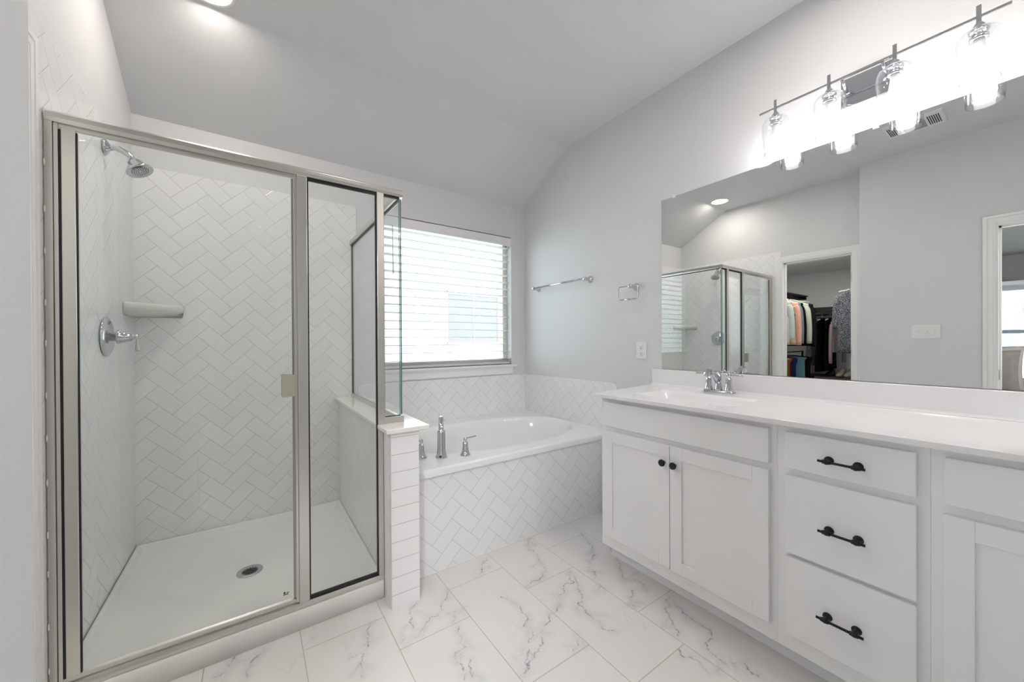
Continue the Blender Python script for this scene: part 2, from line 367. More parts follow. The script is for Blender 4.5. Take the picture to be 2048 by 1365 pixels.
def vein_field(ob):
    import numpy as np
    rnd = random.Random(11); segs = []
    for line in VEINS:
        pts = [Vector((*p, 0)) for p in line]
        for lv in range(4):                      # fractal wandering between the laid points
            q = [pts[0]]
            for a, b in zip(pts, pts[1:]):
                d = b-a; q.append((a+b)/2+Vector((-d.y, d.x, 0))*rnd.gauss(0, 0.16)); q.append(b)
            pts = q
        segs += list(zip(pts, pts[1:], [rnd.uniform(0.0, 0.0008)]*len(pts)))
        for _ in range(2):                       # short side branches
            k = rnd.randrange(len(pts)-4); a = pts[k]; d = (pts[k+4]-pts[k]); b = a+Matrix.Rotation(rnd.choice((-1, 1))*rnd.uniform(0.5, 1.0), 3, 'Z') @ (d.normalized()*rnd.uniform(0.03, 0.08))
            m_ = (a+b)/2+Vector((rnd.gauss(0, 0.006), rnd.gauss(0, 0.006), 0)); segs += [(a, m_, 0.0022), (m_, b, 0.0030)]
    n = len(ob.data.vertices); co = np.empty(n*3); ob.data.vertices.foreach_get('co', co); co = co.reshape(-1, 3)[:, :2]
    val = np.full(n, 1.0); inside = (co[:, 0] >= GX0-1e-4) & (co[:, 0] <= GX1+1e-4) & (co[:, 1] >= GY0-1e-4) & (co[:, 1] <= GY1+1e-4)
    idx = np.nonzero(inside)[0]; P = co[idx]
    for a, b, off in segs:
        A = np.array((a.x, a.y)); B = np.array((b.x, b.y)); near = (np.abs(P[:, 0]-A[0]) < 0.09) & (np.abs(P[:, 1]-A[1]) < 0.09)
        if not near.any(): continue
        Q = P[near]; ba = B-A; h = np.clip(((Q-A) @ ba)/max(ba @ ba, 1e-12), 0, 1); dd = np.hypot(*(Q-A-h[:, None]*ba).T)+off
        ii = idx[near]; val[ii] = np.minimum(val[ii], dd)
    at = ob.data.attributes.new('vein', 'FLOAT', 'POINT'); at.data.foreach_set('value', val.astype(np.float32))
vein_field(fl_)
# ceiling: level part and the part sloping down to the window wall (solid, closed above)
mb = MB(); xa, xb = -0.66, 2.30
pr_ = [(-2.3, ZC2), (YB, ZC2), (3.05, ZC2-(3.05-YB)*(ZC2-ZC1)/(YF-YB)), (3.05, 3.0), (-2.3, 3.0)]
vs = [(xa, a, b) for a, b in pr_]+[(xb, a, b) for a, b in pr_]
mb.faces(vs, [(0, 1, 2, 3, 4)[::-1], (5, 6, 7, 8, 9)]+[(i, (i+1) % 5, 5+(i+1) % 5, 5+i) for i in range(5)]); bmesh.ops.recalc_face_normals(mb.bm, faces=mb.bm.faces)
struct('ceiling', mb, 'ceil')
mb = MB(); mb.box(2.154, 2.30, -2.3, 3.05, 0, 2.99); wr = struct('wall_right', mb, 'wall')
# window wall with its opening
WX0, WX1, WZ0, WZ1 = 0.80, 1.994, 0.985, 2.165
mb = MB(); Y1 = YF+0.16
mb.box(-0.66, WX0, YF, Y1, 0, 2.99); mb.box(WX1, 2.154, YF, Y1, 0, 2.99); mb.box(WX0, WX1, YF, Y1, 0, WZ0); mb.box(WX0, WX1, YF, Y1, WZ1, 2.99)
wb = struct('wall_back', mb, 'wall')
mb = MB(); DY0, DY1, DZ = 1.085, 1.692, 2.062
mb.box(-0.65, XL, DY1, YF, 0, 2.99); mb.box(-0.65, XL, YSW-0.09, DY0, 0, 2.99); mb.box(-0.65, XL, DY0, DY1, DZ, 2.99)
wl = struct('wall_left', mb, 'wall')
mb = MB(); EY0, EY1 = -0.60, 0.225
mb.box(-0.43, XS, EY1, YSW, 0, 2.99); mb.box(-0.43, XS, -2.3, EY0, 0, 2.99); mb.box(-0.43, XS, EY0, EY1, DZ, 2.99); mb.box(-0.65, -0.43, YSW-0.09, YSW, 0, 2.99)
struct('wall_left_near', mb, 'wall')
mb = MB(); mb.box(-4.7, 2.30, -2.4, -2.3, 0, 2.99); struct('wall_front', mb, 'wall')

# tile faces on the walls
mb = MB(); mb.box(XL, 0.6267, YF-0.008, YF, 0.07, 2.176, 0.002); struct('tile_panel', mb, 't_show', 'white herringbone shower tile on the window wall', wb)
mb = MB(); mb.box(XW1, XR+0.005, YF-0.008, YF, 0.53, 0.8871, 0.002); struct('tile_panel', mb, 't_tub', 'white herringbone tile band behind the bathtub', wb)
mb = MB(); mb.box(XL, XL+0.005, 1.7485, YF-0.008, 0.07, 2.176); mb.box(XL, XL+0.005, 1.69, 1.7485, 2.1175, 2.176); struct('tile_panel', mb, 't_left', 'white herringbone shower tile on the left wall', wl)
poly = [(1.7685, 0.53), (YF-0.008, 0.53), (YF-0.008, 0.8871), (1.7685+0.04, 0.8871)]+[(1.7685+0.04-0.04*math.sin(a), 0.8871-0.04+0.04*math.cos(a)) for a in [PI/2*k/6 for k in range(1, 7)]]
mb = MB(); mb.prism(poly, 0, 0.010, 0.0015, Matrix(((0, 0, 1, 2.144), (1, 0, 0, 0), (0, 1, 0, 0), (0, 0, 0, 1)))); struct('tile_panel', mb, 't_tubr', 'white herringbone tile band beside the bathtub with a rounded end', wr)

# half wall between shower and tub, its cap
mb = MB(); mb.box(XW0+0.004, XW1-0.004, YW+0.004, YF, 0, 0.79); hw = struct('wall_shower_half', mb, 'wall', 'low tiled wall between shower and bathtub')
mb = MB(); mb.box(XW0, XW1, YW, YW+0.008, 0, 0.79, 0.001); struct('tile_panel', mb, 't_stack', 'stacked white tiles on the end of the half wall', hw)
mb = MB(); mb.box(XW0, XW0+0.006, YW+0.008, YF-0.008, 0, 0.79); mb.box(XW1-0.006, XW1, YW+0.008, YF-0.008, 0, 0.79); struct('tile_panel', mb, 't_hw', 'white herringbone tile on the sides of the half wall', hw)
mb = MB(); mb.box(0.478, 0.676, 1.636, YF-0.009, 0.7905, 0.810, 0.003, 3); struct('stone_cap', mb, 'quartz', 'polished white stone cap', hw)
# tiled front of the tub
mb = MB(); mb.box(XW1, 2.154, YA, YA+0.05, 0, 0.5035, 0.001); struct('wall_tub_front', mb, 't_apron', 'white herringbone tiled front below the bathtub rim')
mb = MB(); mb.box(XW1, 2.154, YA-0.003, YA+0.002, 0, 0.004); struct('trim_1', mb, 'caulk', 'caulk line where the tub front meets the floor')

# casings
def casing(name, x, y0, y1, ztop, w, label, t=0.008):
    mb = MB()
    for a, b, k in ((0.0, 1.0, 0.6), (0.2, 0.55, 0.85), (0.68, 1.0, 1.0)):
        mb.box(x, x+t*k, y1+a*w, y1+b*w, 0, ztop+a*w); mb.box(x, x+t*k, y0-b*w, y0-a*w, 0, ztop+a*w); mb.box(x, x+t*k, y0-b*w, y1+b*w, ztop+a*w, ztop+b*w)
    mb.box(x-0.125, x+0.001, y1-0.012, y1, 0, ztop); mb.box(x-0.125, x+0.001, y0, y0+0.012, 0, ztop); mb.box(x-0.125, x+0.001, y0+0.012, y1-0.012, ztop-0.012, ztop)   # jamb boards
    for ya, yb in ((y1-0.024, y1-0.012), (y0+0.012, y0+0.024)): mb.box(x-0.085, x-0.05, ya, yb, 0, ztop-0.012)   # stops
    mb.box(x-0.085, x-0.05, y0+0.012, y1-0.012, ztop-0.024, ztop-0.012)
    return struct(name, mb, 'trim', label)
casing('trim_2', XL, DY0, DY1, DZ, 0.055, 'white moulded casing round the closet doorway')
c3 = casing('trim_3', XS, EY0, EY1, DZ, 0.062, 'white moulded casing round the bedroom doorway', 0.014)
mb = MB(); mb.box(-0.345, -0.335, 0.2105, 0.2125, 0.885, 0.960, 0.0008); struct('strike_plate', mb, 'black', 'dark strike plate', c3)
# closet door swung open into the closet, seen on its hinge edge
mb = MB(); mb.box(-1.28, -0.662, 1.1, 1.135, 0.01, 2.045, 0.002); dr = struct('door_1', mb, 'trim', 'white closet door swung open with its hinge edge showing')
for z in (0.28, 1.08, 1.83):
    mb = MB(); mb.box(-0.662, -0.659, 1.104, 1.131, z-0.045, z+0.045, 0.001); mb.lathe([(0.005, -0.045), (0.005, 0.045)], (-0.657, 1.098, z), seg=10)
    struct('hinge', mb, 'nickel', 'satin nickel hinge', dr)
# baseboards
mb = MB(); mb.box(-0.43+0.119, -0.43+0.131, 0.30, YSW, 0, 0.085, 0.003); struct('baseboard_left', mb, 'trim')

# closet shell
mb = MB(); mb.box(-3.0, -2.9, 0.8, 2.52, 0, 2.5); struct('wall_closet_back', mb, 'closet')
mb = MB(); mb.box(-2.9, -0.65, 2.44, 2.52, 0, 2.5); struct('wall_closet_right', mb, 'closet')
mb = MB(); mb.box(-4.6, -0.43, 0.80, 0.90, 0, 2.6); struct('wall_closet_left', mb, 'closet')
mb = MB(); mb.box(-3.0, -0.65, 0.9, 2.44, 2.235, 2.30); struct('ceiling_closet', mb, 'closet')
# bedroom shell with its window
BX = -4.5; BY0, BY1, BZ0, BZ1 = -1.0, 0.62, 0.60, 2.01
mb = MB(); mb.box(BX-0.15, BX, -2.3, BY0, 0, 2.6); mb.box(BX-0.15, BX, BY1, 0.8, 0, 2.6); mb.box(BX-0.15, BX, BY0, BY1, 0, BZ0); mb.box(BX-0.15, BX, BY0, BY1, BZ1, 2.6)
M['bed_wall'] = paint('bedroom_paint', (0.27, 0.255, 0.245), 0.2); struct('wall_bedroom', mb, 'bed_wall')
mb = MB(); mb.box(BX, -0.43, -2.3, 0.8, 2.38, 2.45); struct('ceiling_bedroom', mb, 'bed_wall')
portal('bedroom_daylight', (BX-0.10, (BY0+BY1)/2, (BZ0+BZ1)/2), (0, -PI/2, 0), 1.4, 1.6)

# ------------------------------------------------------------------ window_1 over the tub
mb = MB(); fw = 0.05; gy = YF+0.10
mb.box(WX0, WX1, gy-0.03, gy+0.03, WZ0, WZ0+fw, 0.004); mb.box(WX0, WX1, gy-0.03, gy+0.03, WZ1-fw, WZ1, 0.004)
mb.box(WX0, WX0+fw, gy-0.03, gy+0.03, WZ0+fw, WZ1-fw, 0.004); mb.box(WX1-fw, WX1, gy-0.03, gy+0.03, WZ0+fw, WZ1-fw, 0.004)
w1 = struct('window_1', mb, 'vinyl', 'window over the bathtub')
mb = MB(); mb.box(WX0+fw, WX1-fw, gy, gy+0.004, WZ0+fw, WZ1-fw); struct('window_glass', mb, 'wglass', None, w1)
mb = MB()
mb.box(WX0-0.045, WX1+0.042, YF-0.032, YF+0.068, WZ0-0.020, WZ0, 0.004, 3)
struct('window_sill', mb, 'trim', None, w1)
mb = MB(); mb.prism([(YF, 0.895), (YF-0.010, 0.895), (YF-0.014, 0.905), (YF-0.014, 0.945), (YF-0.022, 0.955), (YF-0.024, 0.965), (YF, 0.965)], WX0-0.02, WX1+0.005, 0, Matrix(((0, 0, 1, 0), (1, 0, 0, 0), (0, 1, 0, 0), (0, 0, 0, 1))))
struct('sill_apron', mb, 'trim', None, w1)

# blind inside the recess
bl = thing('window_blind', (1.397, YF+0.035, WZ0+0.02), 'white horizontal slat blind lowered over the window above the bathtub', 'window blind')
mb = MB(); mb.box(WX0+0.006, WX1-0.006, YF-0.012, YF+0.002, 2.082, 2.155, 0.004, 3); mb.box(WX0+0.006, WX0+0.012, YF, YF+0.05, 2.082, 2.155, 0.001); mb.box(WX1-0.012, WX1-0.006, YF, YF+0.05, 2.082, 2.155, 0.001)
build('valance', mb, 'plastic', bl)
mb = MB(); mb.box(WX0+0.014, WX1-0.014, YF+0.008, YF+0.064, 2.095, 2.15, 0.003); build('headrail', mb, 'plastic', bl)
mb = MB(); NS = 17; z0s, z1s = 1.040, 2.065
for i in range(NS):
    z = z0s+(z1s-z0s)*i/(NS-1); tl = math.radians(-3)
    b = bmesh.new(); n = 6; ry = 0.0290; top = []; bot = []
    for k in range(n+1):
        q = -1+2*k/n; yy = q*ry; zz = 0.0022*(1-q*q); top.append((yy, zz+0.0018)); bot.append((yy, zz-0.0018))
    P2 = top+bot[::-1]; X0, X1 = WX0+0.012, WX1-0.012
    A = [b.verts.new((X0, YF+0.036+yy*math.cos(tl)-zz*math.sin(tl), z+yy*math.sin(tl)+zz*math.cos(tl))) for yy, zz in P2]
    B = [b.verts.new((X1, YF+0.036+yy*math.cos(tl)-zz*math.sin(tl), z+yy*math.sin(tl)+zz*math.cos(tl))) for yy, zz in P2]
    for k in range(len(P2)):
        f = b.faces.new((A[k], A[(k+1) % len(P2)], B[(k+1) % len(P2)], B[k]))
    b.faces.new(A[::-1]); b.faces.new(B); mb.add(b)
build('slats', mb, 'slat', bl)
mb = MB(); mb.box(WX0+0.012, WX1-0.012, YF+0.012, YF+0.060, 0.988, 1.006, 0.003); build('bottom_rail', mb, 'slat', bl)
mb = MB()
for x in (WX0+0.16, 1.20, 1.60, WX1-0.16):
    for dy in (0.006, 0.066): mb.tube([(x, YF+dy, 1.0), (x, YF+dy, 2.09)], 0.0007, 6)
mb.tube([(WX1-0.075, YF+0.006, 1.35), (WX1-0.075, YF+0.006, 2.08)], 0.0009, 6); mb.tube([(WX1-0.060, YF+0.006, 1.70), (WX1-0.060, YF+0.006, 2.08)], 0.0009, 6)
build('ladder_cords', mb, 'plastic', bl)
for x, z in ((WX1-0.075, 1.33), (WX1-0.060, 1.69)):
    mb = MB(); mb.lathe([(0.002, 0.03), (0.005, 0.025), (0.006, 0.0), (0.002, -0.004)], (x, YF+0.006, z), seg=10); build('cord_tassel', mb, 'plastic', bl)
M['wand'] = plain('wand_plastic', (0.45, 0.50, 0.54), 0.3)
mb = MB(); mb.tube([(0.885, YF-0.018, 2.09), (0.888, YF-0.018, 1.80)], 0.004, 8); mb.tube([(0.888, YF-0.018, 1.80), (0.889, YF-0.018, 1.715)], 0.0065, 8)
build('tilt_wand', mb, 'wand', bl)

# outside: neighbour's house beyond the window, ground
M['siding'] = plain('neighbour_siding', (0.82, 0.83, 0.85), 0.7); M['npane'] = plain('neighbour_pane', (0.17, 0.165, 0.165), 0.6); M['lawn'] = plain('pale_ground', (0.55, 0.56, 0.50), 0.9, nz=0.2, scale=6)
nh = thing('neighbour_house', (1.8, 6.2, 0), 'pale house wall seen through the window blind', 'house')
mb = MB(); mb.box(-3, 7, 6.0, 6.6, -0.4, 3.3, 0.01)
for k in range(20): mb.box(-3, 7, 5.985, 6.0, -0.3+0.18*k, -0.3+0.18*k+0.165, 0.003)
build('siding_wall', mb, 'siding', nh)
mb = MB()
for a in (2.78, 3.88): mb.box(a-0.03, a+0.03, 5.95, 5.985, 1.16, 2.10, 0.004)
for a in (3.33,): mb.box(a-0.006, a+0.006, 5.965, 5.972, 1.18, 2.07)
for z in (1.16, 2.07): mb.box(2.78, 3.88, 5.95, 5.985, z-0.03, z+0.03, 0.004)
nw = build('window', mb, 'siding', nh)
mb = MB(); mb.box(2.80, 3.86, 5.972, 5.984, 1.18, 2.07); build('pane', mb, 'npane', nw)
mb = MB(); mb.prism([(5.6, 3.3), (6.9, 3.75), (6.9, 3.65), (5.6, 3.2)], -3.2, 7.2, 0, Matrix(((0, 0, 1, 0), (1, 0, 0, 0), (0, 1, 0, 0), (0, 0, 0, 1)))); build('eave', mb, 'siding', nh)
mb = MB(); mb.box(-30, 30, 3.05, 40, -0.6, -0.4); mb.box(-40, -4.7, -30, 3.05, -0.6, -0.4); struct('ground_outside', mb, 'lawn')

# ================================================================== SHOWER
mb = MB()
outer = (XL+0.009, XW0-0.001, 1.768, YF-0.009)
def rl(dx0, dx1, dy0, dy1, z, r=0.01): return rrect(outer[0]+dx0, outer[1]-dx1, outer[2]+dy0, outer[3]-dy1, r, z)
mb.loops([rl(0, 0, 0, 0, 0.0), rl(0, 0, 0, 0, 0.072), rl(0, 0, 0.004, 0, 0.082), rl(0.002, 0.002, 0.012, 0.002, 0.086), rl(0.012, 0.012, 0.052, 0.012, 0.086), rl(0.018, 0.018, 0.060, 0.018, 0.082, 0.015),
          rl(0.024, 0.024, 0.068, 0.024, 0.062, 0.02), rl(0.036, 0.036, 0.082, 0.036, 0.053, 0.03), rl(0.25, 0.25, 0.28, 0.25, 0.050, 0.1), rl(0.40, 0.40, 0.42, 0.42, 0.048, 0.05)], cap0=True)
pan = build('shower_pan', mb, 'pan'); tag(pan, 'white moulded shower base with raised curb and round drain', 'shower base')
mb = MB(); c0 = (-0.014, 2.285, 0.0485)
mb.lathe([(0.0, 0.0), (0.030, 0.0), (0.034, 0.002), (0.052, 0.0045), (0.055, 0.003), (0.056, 0.0)], c0, seg=36)
dr_ = build('drain', mb, 'steel', pan)
mb = MB()
for r, n in ((0.0, 1), (0.011, 6), (0.021, 12), (0.031, 16)):
    for k in range(n):
        a = 2*PI*k/n; mb.lathe([(0.0026, 0), (0.0026, 0.0012)], (c0[0]+r*math.cos(a), c0[1]+r*math.sin(a), c0[2]+(0.0035 if r > 0.03 else 0.0012)), seg=8)
build('drain_holes', mb, 'dark', dr_)

en = thing('shower_enclosure', (0.02, YS, 0.086), 'framed glass corner shower enclosure with satin nickel header and posts', 'shower enclosure')
# header: front run and side run
prof = [(-0.012, 0.0), (-0.016, 0.012), (-0.013, 0.028), (-0.004, 0.036), (0.010, 0.037), (0.016, 0.030), (0.018, 0.0)]
mb = MB(); zt = ZST-0.037
mb.prism([(YS+a, zt+b) for a, b in prof], XL+0.009, 0.603, 0.0006, Matrix(((0, 0, 1, 0), (1, 0, 0, 0), (0, 1, 0, 0), (0, 0, 0, 1))))
mb.box(XL+0.034, 0.155, YS-0.002, YS+0.014, zt-0.012, zt, 0.001)
build('header', mb, 'nickelx', en)
mb = MB(); mb.prism([(0.597-a, zt+b) for a, b in prof], YS+0.02, YF-0.008, 0.0006, Matrix(((1, 0, 0, 0), (0, 0, 1, 0), (0, 1, 0, 0), (0, 0, 0, 1))))
build('side_header', mb, 'nickely', en)
# sill rails
mb = MB(); mb.prism([(YS-0.014, 0.0865), (YS-0.014, 0.098), (YS-0.009, 0.107), (YS+0.004, 0.109), (YS+0.016, 0.109), (YS+0.018, 0.0865)], XL+0.009, 0.5035, 0.0005, Matrix(((0, 0, 1, 0), (1, 0, 0, 0), (0, 1, 0, 0), (0, 0, 0, 1))))
mb.prism([(YS+0.001, 0.109), (YS+0.001, 0.126), (YS+0.010, 0.131), (YS+0.016, 0.125), (YS+0.018, 0.109)], XL+0.034, 0.155, 0.0005, Matrix(((0, 0, 1, 0), (1, 0, 0, 0), (0, 1, 0, 0), (0, 0, 0, 1))))
build('sill_rail', mb, 'nickelx', en)
mb = MB(); mb.box(XL+0.009, XL+0.0255, YS-0.012, YS+0.016, 0.109, zt, 0.001); mb.box(XL+0.0265, XL+0.036, YS-0.006, YS+0.012, 0.109, zt, 0.001); build('wall_jamb', mb, 'nickel', en)
mb = MB(); mb.box(0.157, 0.195, YS-0.014, YS+0.016, 0.109, zt, 0.002); mb.box(0.1475, 0.157, YS-0.006, YS+0.008, 0.112, zt, 0.001); build('strike_post', mb, 'nickel', en)
mb = MB(); mb.box(0.480, 0.512, YS-0.014, YS+0.016, 0.8105, zt, 0.002); mb.box(0.480, 0.5035, YS-0.014, YS+0.016, 0.109, 0.789, 0.002); build('corner_post', mb, 'nickel', en)
# fixed panel with black gasket
mb = MB(); mb.box(0.200, 0.474, YS-0.003, YS+0.003, 0.119, zt-0.010); build('fixed_panel', mb, 'glass', en)
mb = MB(); g = 0.005
mb.box(0.195, 0.2005, YS-0.006, YS+0.006, 0.110, zt); mb.box(0.4745, 0.480, YS-0.006, YS+0.006, 0.110, zt); mb.box(0.2005, 0.4745, YS-0.006, YS+0.006, zt-0.012, zt); mb.box(0.2005, 0.4745, YS-0.006, YS+0.006, 0.109, 0.1205)
mb.box(0.512, 0.515, YS-0.005, YS+0.005, 0.842, zt); mb.box(0.512, 0.588, YS-0.005, YS+0.005, zt-0.010, zt); mb.box(0.515, 0.588, YS-0.005, YS+0.005, 0.840, 0.843)
mb.box(0.590, 0.602, YS+0.022, YF-0.022, zt-0.005, zt); mb.box(0.591, 0.601, YF-0.024, YF-0.020, 0.83, zt-0.005)
build('gasket', mb, 'gasket', en)
mb = MB(); mb.box(0.515, 0.5865, YS-0.003, YS+0.003, 0.843, zt-0.006); build('return_panel', mb, 'glass', en)
mb = MB(); mb.box(0.586, 0.589, YS-0.003, YS+0.003, 0.843, zt-0.006, 0.0004); mb.box(0.593, 0.5995, YS+0.0035, YS+0.0065, 0.843, zt-0.006, 0.0004); build('glass_edge', mb, 'gedge', en)
mb = MB(); mb.box(0.513, 0.603, YS-0.010, YS+0.010, 0.8105, 0.840, 0.001); mb.box(0.586, 0.606, YS+0.012, YF-0.009, 0.8105, 0.832, 0.001); build('cap_channel', mb, 'nickelx', en)
mb = MB(); mb.box(0.588, 0.604, YF-0.020, YF-0.0085, 0.832, zt, 0.001); build('side_jamb', mb, 'nickel', en)
mb = MB(); mb.box(0.5935, 0.599, YS+0.0065, YF-0.024, 0.835, zt-0.005); build('side_panel', mb, 'glass', en)
# door
mb = MB(); mb.box(-0.458, 0.144, YS+0.001, YS+0.007, 0.134, 1.872); do = build('door', mb, 'glass', en); do['label'] = 'clear glass shower door'
mb = MB(); mb.box(-0.490, -0.459, YS-0.010, YS+0.012, 0.130, 1.876, 0.002); build('hinge_stile', mb, 'nickel', do)
mb = MB(); mb.box(-0.4965, -0.4905, YS-0.005, YS+0.007, 0.128, 1.872); mb.box(-0.459, -0.4555, YS-0.006, YS+0.0005, 0.132, 1.870); build('seal', mb, 'gasket', do)
mb = MB(); mb.box(0.138, 0.146, YS-0.001, YS+0.009, 0.134, 1.872, 0.001); build('magnet_strip', mb, metal_brushed('dull_strip', (0.34, 0.34, 0.35), 0.35), do)
M['champ'] = metal_brushed('pale_gold_nickel', (0.66, 0.64, 0.52), 0.3)
mb = MB(); mb.box(0.100, 0.122, YS-0.028, YS-0.024, 0.972, 1.062, 0.001); mb.box(0.120, 0.124, YS-0.026, YS+0.001, 0.972, 1.062, 0.0008); mb.box(0.124, 0.145, YS-0.012, YS-0.008, 0.972, 1.062, 0.001)
mb.box(0.100, 0.145, YS+0.0075, YS+0.012, 0.972, 1.062, 0.001); mb.box(0.100, 0.104, YS+0.012, YS+0.034, 0.972, 1.062, 0.001); mb.box(0.100, 0.126, YS+0.032, YS+0.036, 0.972, 1.062, 0.001)
build('handle', mb, 'champ', do)
mb = MB(); mb.box(0.100, 0.118, YS-0.0002, YS+0.0008, 0.157, 0.160); mb.box(0.101, 0.108, YS-0.0002, YS+0.0008, 0.162, 0.170); mb.box(0.111, 0.120, YS-0.0002, YS+0.0008, 0.163, 0.166); build('etched_mark', mb, 'dark', do)
mb = MB()
for k in range(13):
    mb = MB(); z = 0.18+0.145*k+random.uniform(-0.02, 0.02); mb.lathe([(0.0, -0.012), (0.0016, -0.008), (0.0022, 0), (0.0016, 0.008), (0, 0.012)], (XL+0.0095, YS-0.013, z), seg=8); build('caulk_bead', mb, 'caulk', en)

# shower head, valve, shelf
sh = thing('shower_sprayer', (XL+0.008, 2.366, 2.06), 'chrome shower head on a curved arm high on the left shower wall', 'shower head')
mb = MB(); mb.lathe([(0.033, 0.0), (0.034, 0.004), (0.028, 0.010), (0.016, 0.016), (0.014, 0.020), (0.0, 0.020)], (XL+0.008, 2.366, 2.06), (1, 0, 0), 28); build('flange', mb, 'chrome', sh)
mb = MB(); arm = bez([(XL+0.02, 2.366, 2.060), (XL+0.045, 2.364, 2.062), (XL+0.075, 2.361, 2.050), (-0.436, 2.357, 2.026)]); mb.tube(arm, 0.0125, 14); build('arm', mb, 'chrome', sh)
ax = Vector((0.42, -0.16, -0.78)).normalized(); hc = Vector((-0.440, 2.358, 2.031))
mb = MB(); mb.lathe([(0.0, -0.014), (0.009, -0.012), (0.013, -0.004), (0.013, 0.004), (0.009, 0.008), (0.015, 0.013), (0.024, 0.020), (0.030, 0.030), (0.036, 0.046), (0.047, 0.058), (0.050, 0.062), (0.050, 0.067), (0.046, 0.070), (0.042, 0.0675), (0.0, 0.0675)], hc, ax, 36); hd = build('head', mb, 'chrome', sh)
mb = MB(); q = Vector((0, 0, 1)).rotation_difference(ax)
for r, n in ((0.008, 6), (0.015, 12), (0.022, 18), (0.029, 22)):
    for k in range(n):
        a = 2*PI*k/n; mb.lathe([(0.0016, 0), (0.0012, 0.0018)], hc+q @ Vector((r*math.cos(a), r*math.sin(a), 0.0675)), ax, 6)
build('nozzles', mb, 'dark', hd)
sv = thing('shower_valve', (XL+0.008, 2.365, 1.2235), 'chrome shower valve with round plate and drop lever', 'shower valve')
mb = MB(); o_ = (XL+0.008, 2.365, 1.2235)
mb.lathe([(0.086, 0.0), (0.087, 0.003), (0.083, 0.007), (0.080, 0.007), (0.077, 0.010), (0.070, 0.012), (0.030, 0.016), (0.019, 0.017), (0.0, 0.017)], o_, (1, 0, 0), 48); build('plate', mb, 'chrome', sv)
mb = MB(); mb.lathe([(0.019, 0.016), (0.018, 0.032), (0.031, 0.034), (0.033, 0.038), (0.029, 0.046), (0.024, 0.060), (0.020, 0.078), (0.017, 0.082), (0.012, 0.084), (0.011, 0.090), (0.013, 0.092), (0.013, 0.104), (0.0, 0.105)], o_, (1, 0, 0), 32); build('stem', mb, 'chrome', sv)
mb = MB(); x = XL+0.008+0.098; mb.lathe([(0.0045, -0.008), (0.005, -0.015), (0.0035, -0.022), (0.005, -0.030), (0.007, -0.058), (0.0065, -0.066), (0, -0.067)], (x, 2.365, 1.2235), (0, 0, 1), 16); build('lever', mb, 'chrome', sv)
mb = MB()
cx_, cy_ = XL+0.0055, YF-0.0085
top_ = [(cx_, cy_), (cx_, 2.640), (cx_+0.012, 2.632), (cx_+0.045, 2.655), (cx_+0.100, 2.705), (cx_+0.155, 2.765), (cx_+0.205, 2.830), (cx_+0.212, 2.845), (cx_+0.206, cy_)]
def shelf_loop(z, k, kw=1.0):
    out = []
    for n_, (a, b) in enumerate(top_):
        onw = n_ in (0, 1, 8); q = kw if onw else k; out.append((cx_+(a-cx_)*q, cy_+(b-cy_)*q, z))
    return out
mb.loops([shelf_loop(1.338, 0.20, 0.97), shelf_loop(1.352, 0.72, 0.99), shelf_loop(1.366, 0.93), shelf_loop(1.378, 0.995), shelf_loop(1.398, 1.0), shelf_loop(1.405, 0.985, 0.99)], cap0=True, cap1=True)
s_ = build('corner_shelf', mb, 'ceramic'); tag(s_, 'glossy ceramic corner shelf between the two shower walls', 'shelf')
for p in s_.data.polygons: p.use_smooth = True

# ================================================================== TUB
mb = MB(); N = 72; ccx, ccy = 1.43, 2.305
def oval(a, b, z, e=2.25, cx=ccx, cyy=ccy):
    out = []
    for k in range(N):
        th = 2*PI*k/N; c, s = math.cos(th), math.sin(th); out.append((cx+a*abs(c)**(2/e)*(1 if c >= 0 else -1), cyy+b*abs(s)**(2/e)*(1 if s >= 0 else -1), z))
    return out
tx0, tx1, ty0, ty1 = XW1+0.001, XR-0.006, YA-0.012, YF-0.009
def rect_loop(z, ins=0.0):
    out = []
    for k in range(N):
        th = 2*PI*k/N; c, s = math.cos(th), math.sin(th)
        hx, hy = ((tx1-tx0)/2-ins), ((ty1-ty0)/2-ins); cx0, cy0 = (tx0+tx1)/2, (ty0+ty1)/2
        # square map of the angle so that corners are hit
        q = max(abs(c), abs(s)); out.append((cx0+hx*c/q, cy0+hy*s/q, z))
    return out
L = [rect_loop(0.5045), rect_loop(0.508, -0.0), rect_loop(0.530, 0.0), rect_loop(0.540, 0.003), rect_loop(ZR, 0.010), oval(0.712, 0.418, ZR), oval(0.690, 0.396, ZR-0.001), oval(0.676, 0.382, ZR-0.008), oval(0.664, 0.372, ZR-0.028),
     oval(0.64, 0.36, 0.42), oval(0.60, 0.335, 0.25), oval(0.56, 0.31, 0.18), oval(0.49, 0.26, 0.15), oval(0.2, 0.1, 0.145)]
mb.loops(L, cap0=False, cap1=True)
tub = build('bathtub', mb, 'tub'); tag(tub, 'glossy white oval drop-in bathtub under the window', 'bathtub')
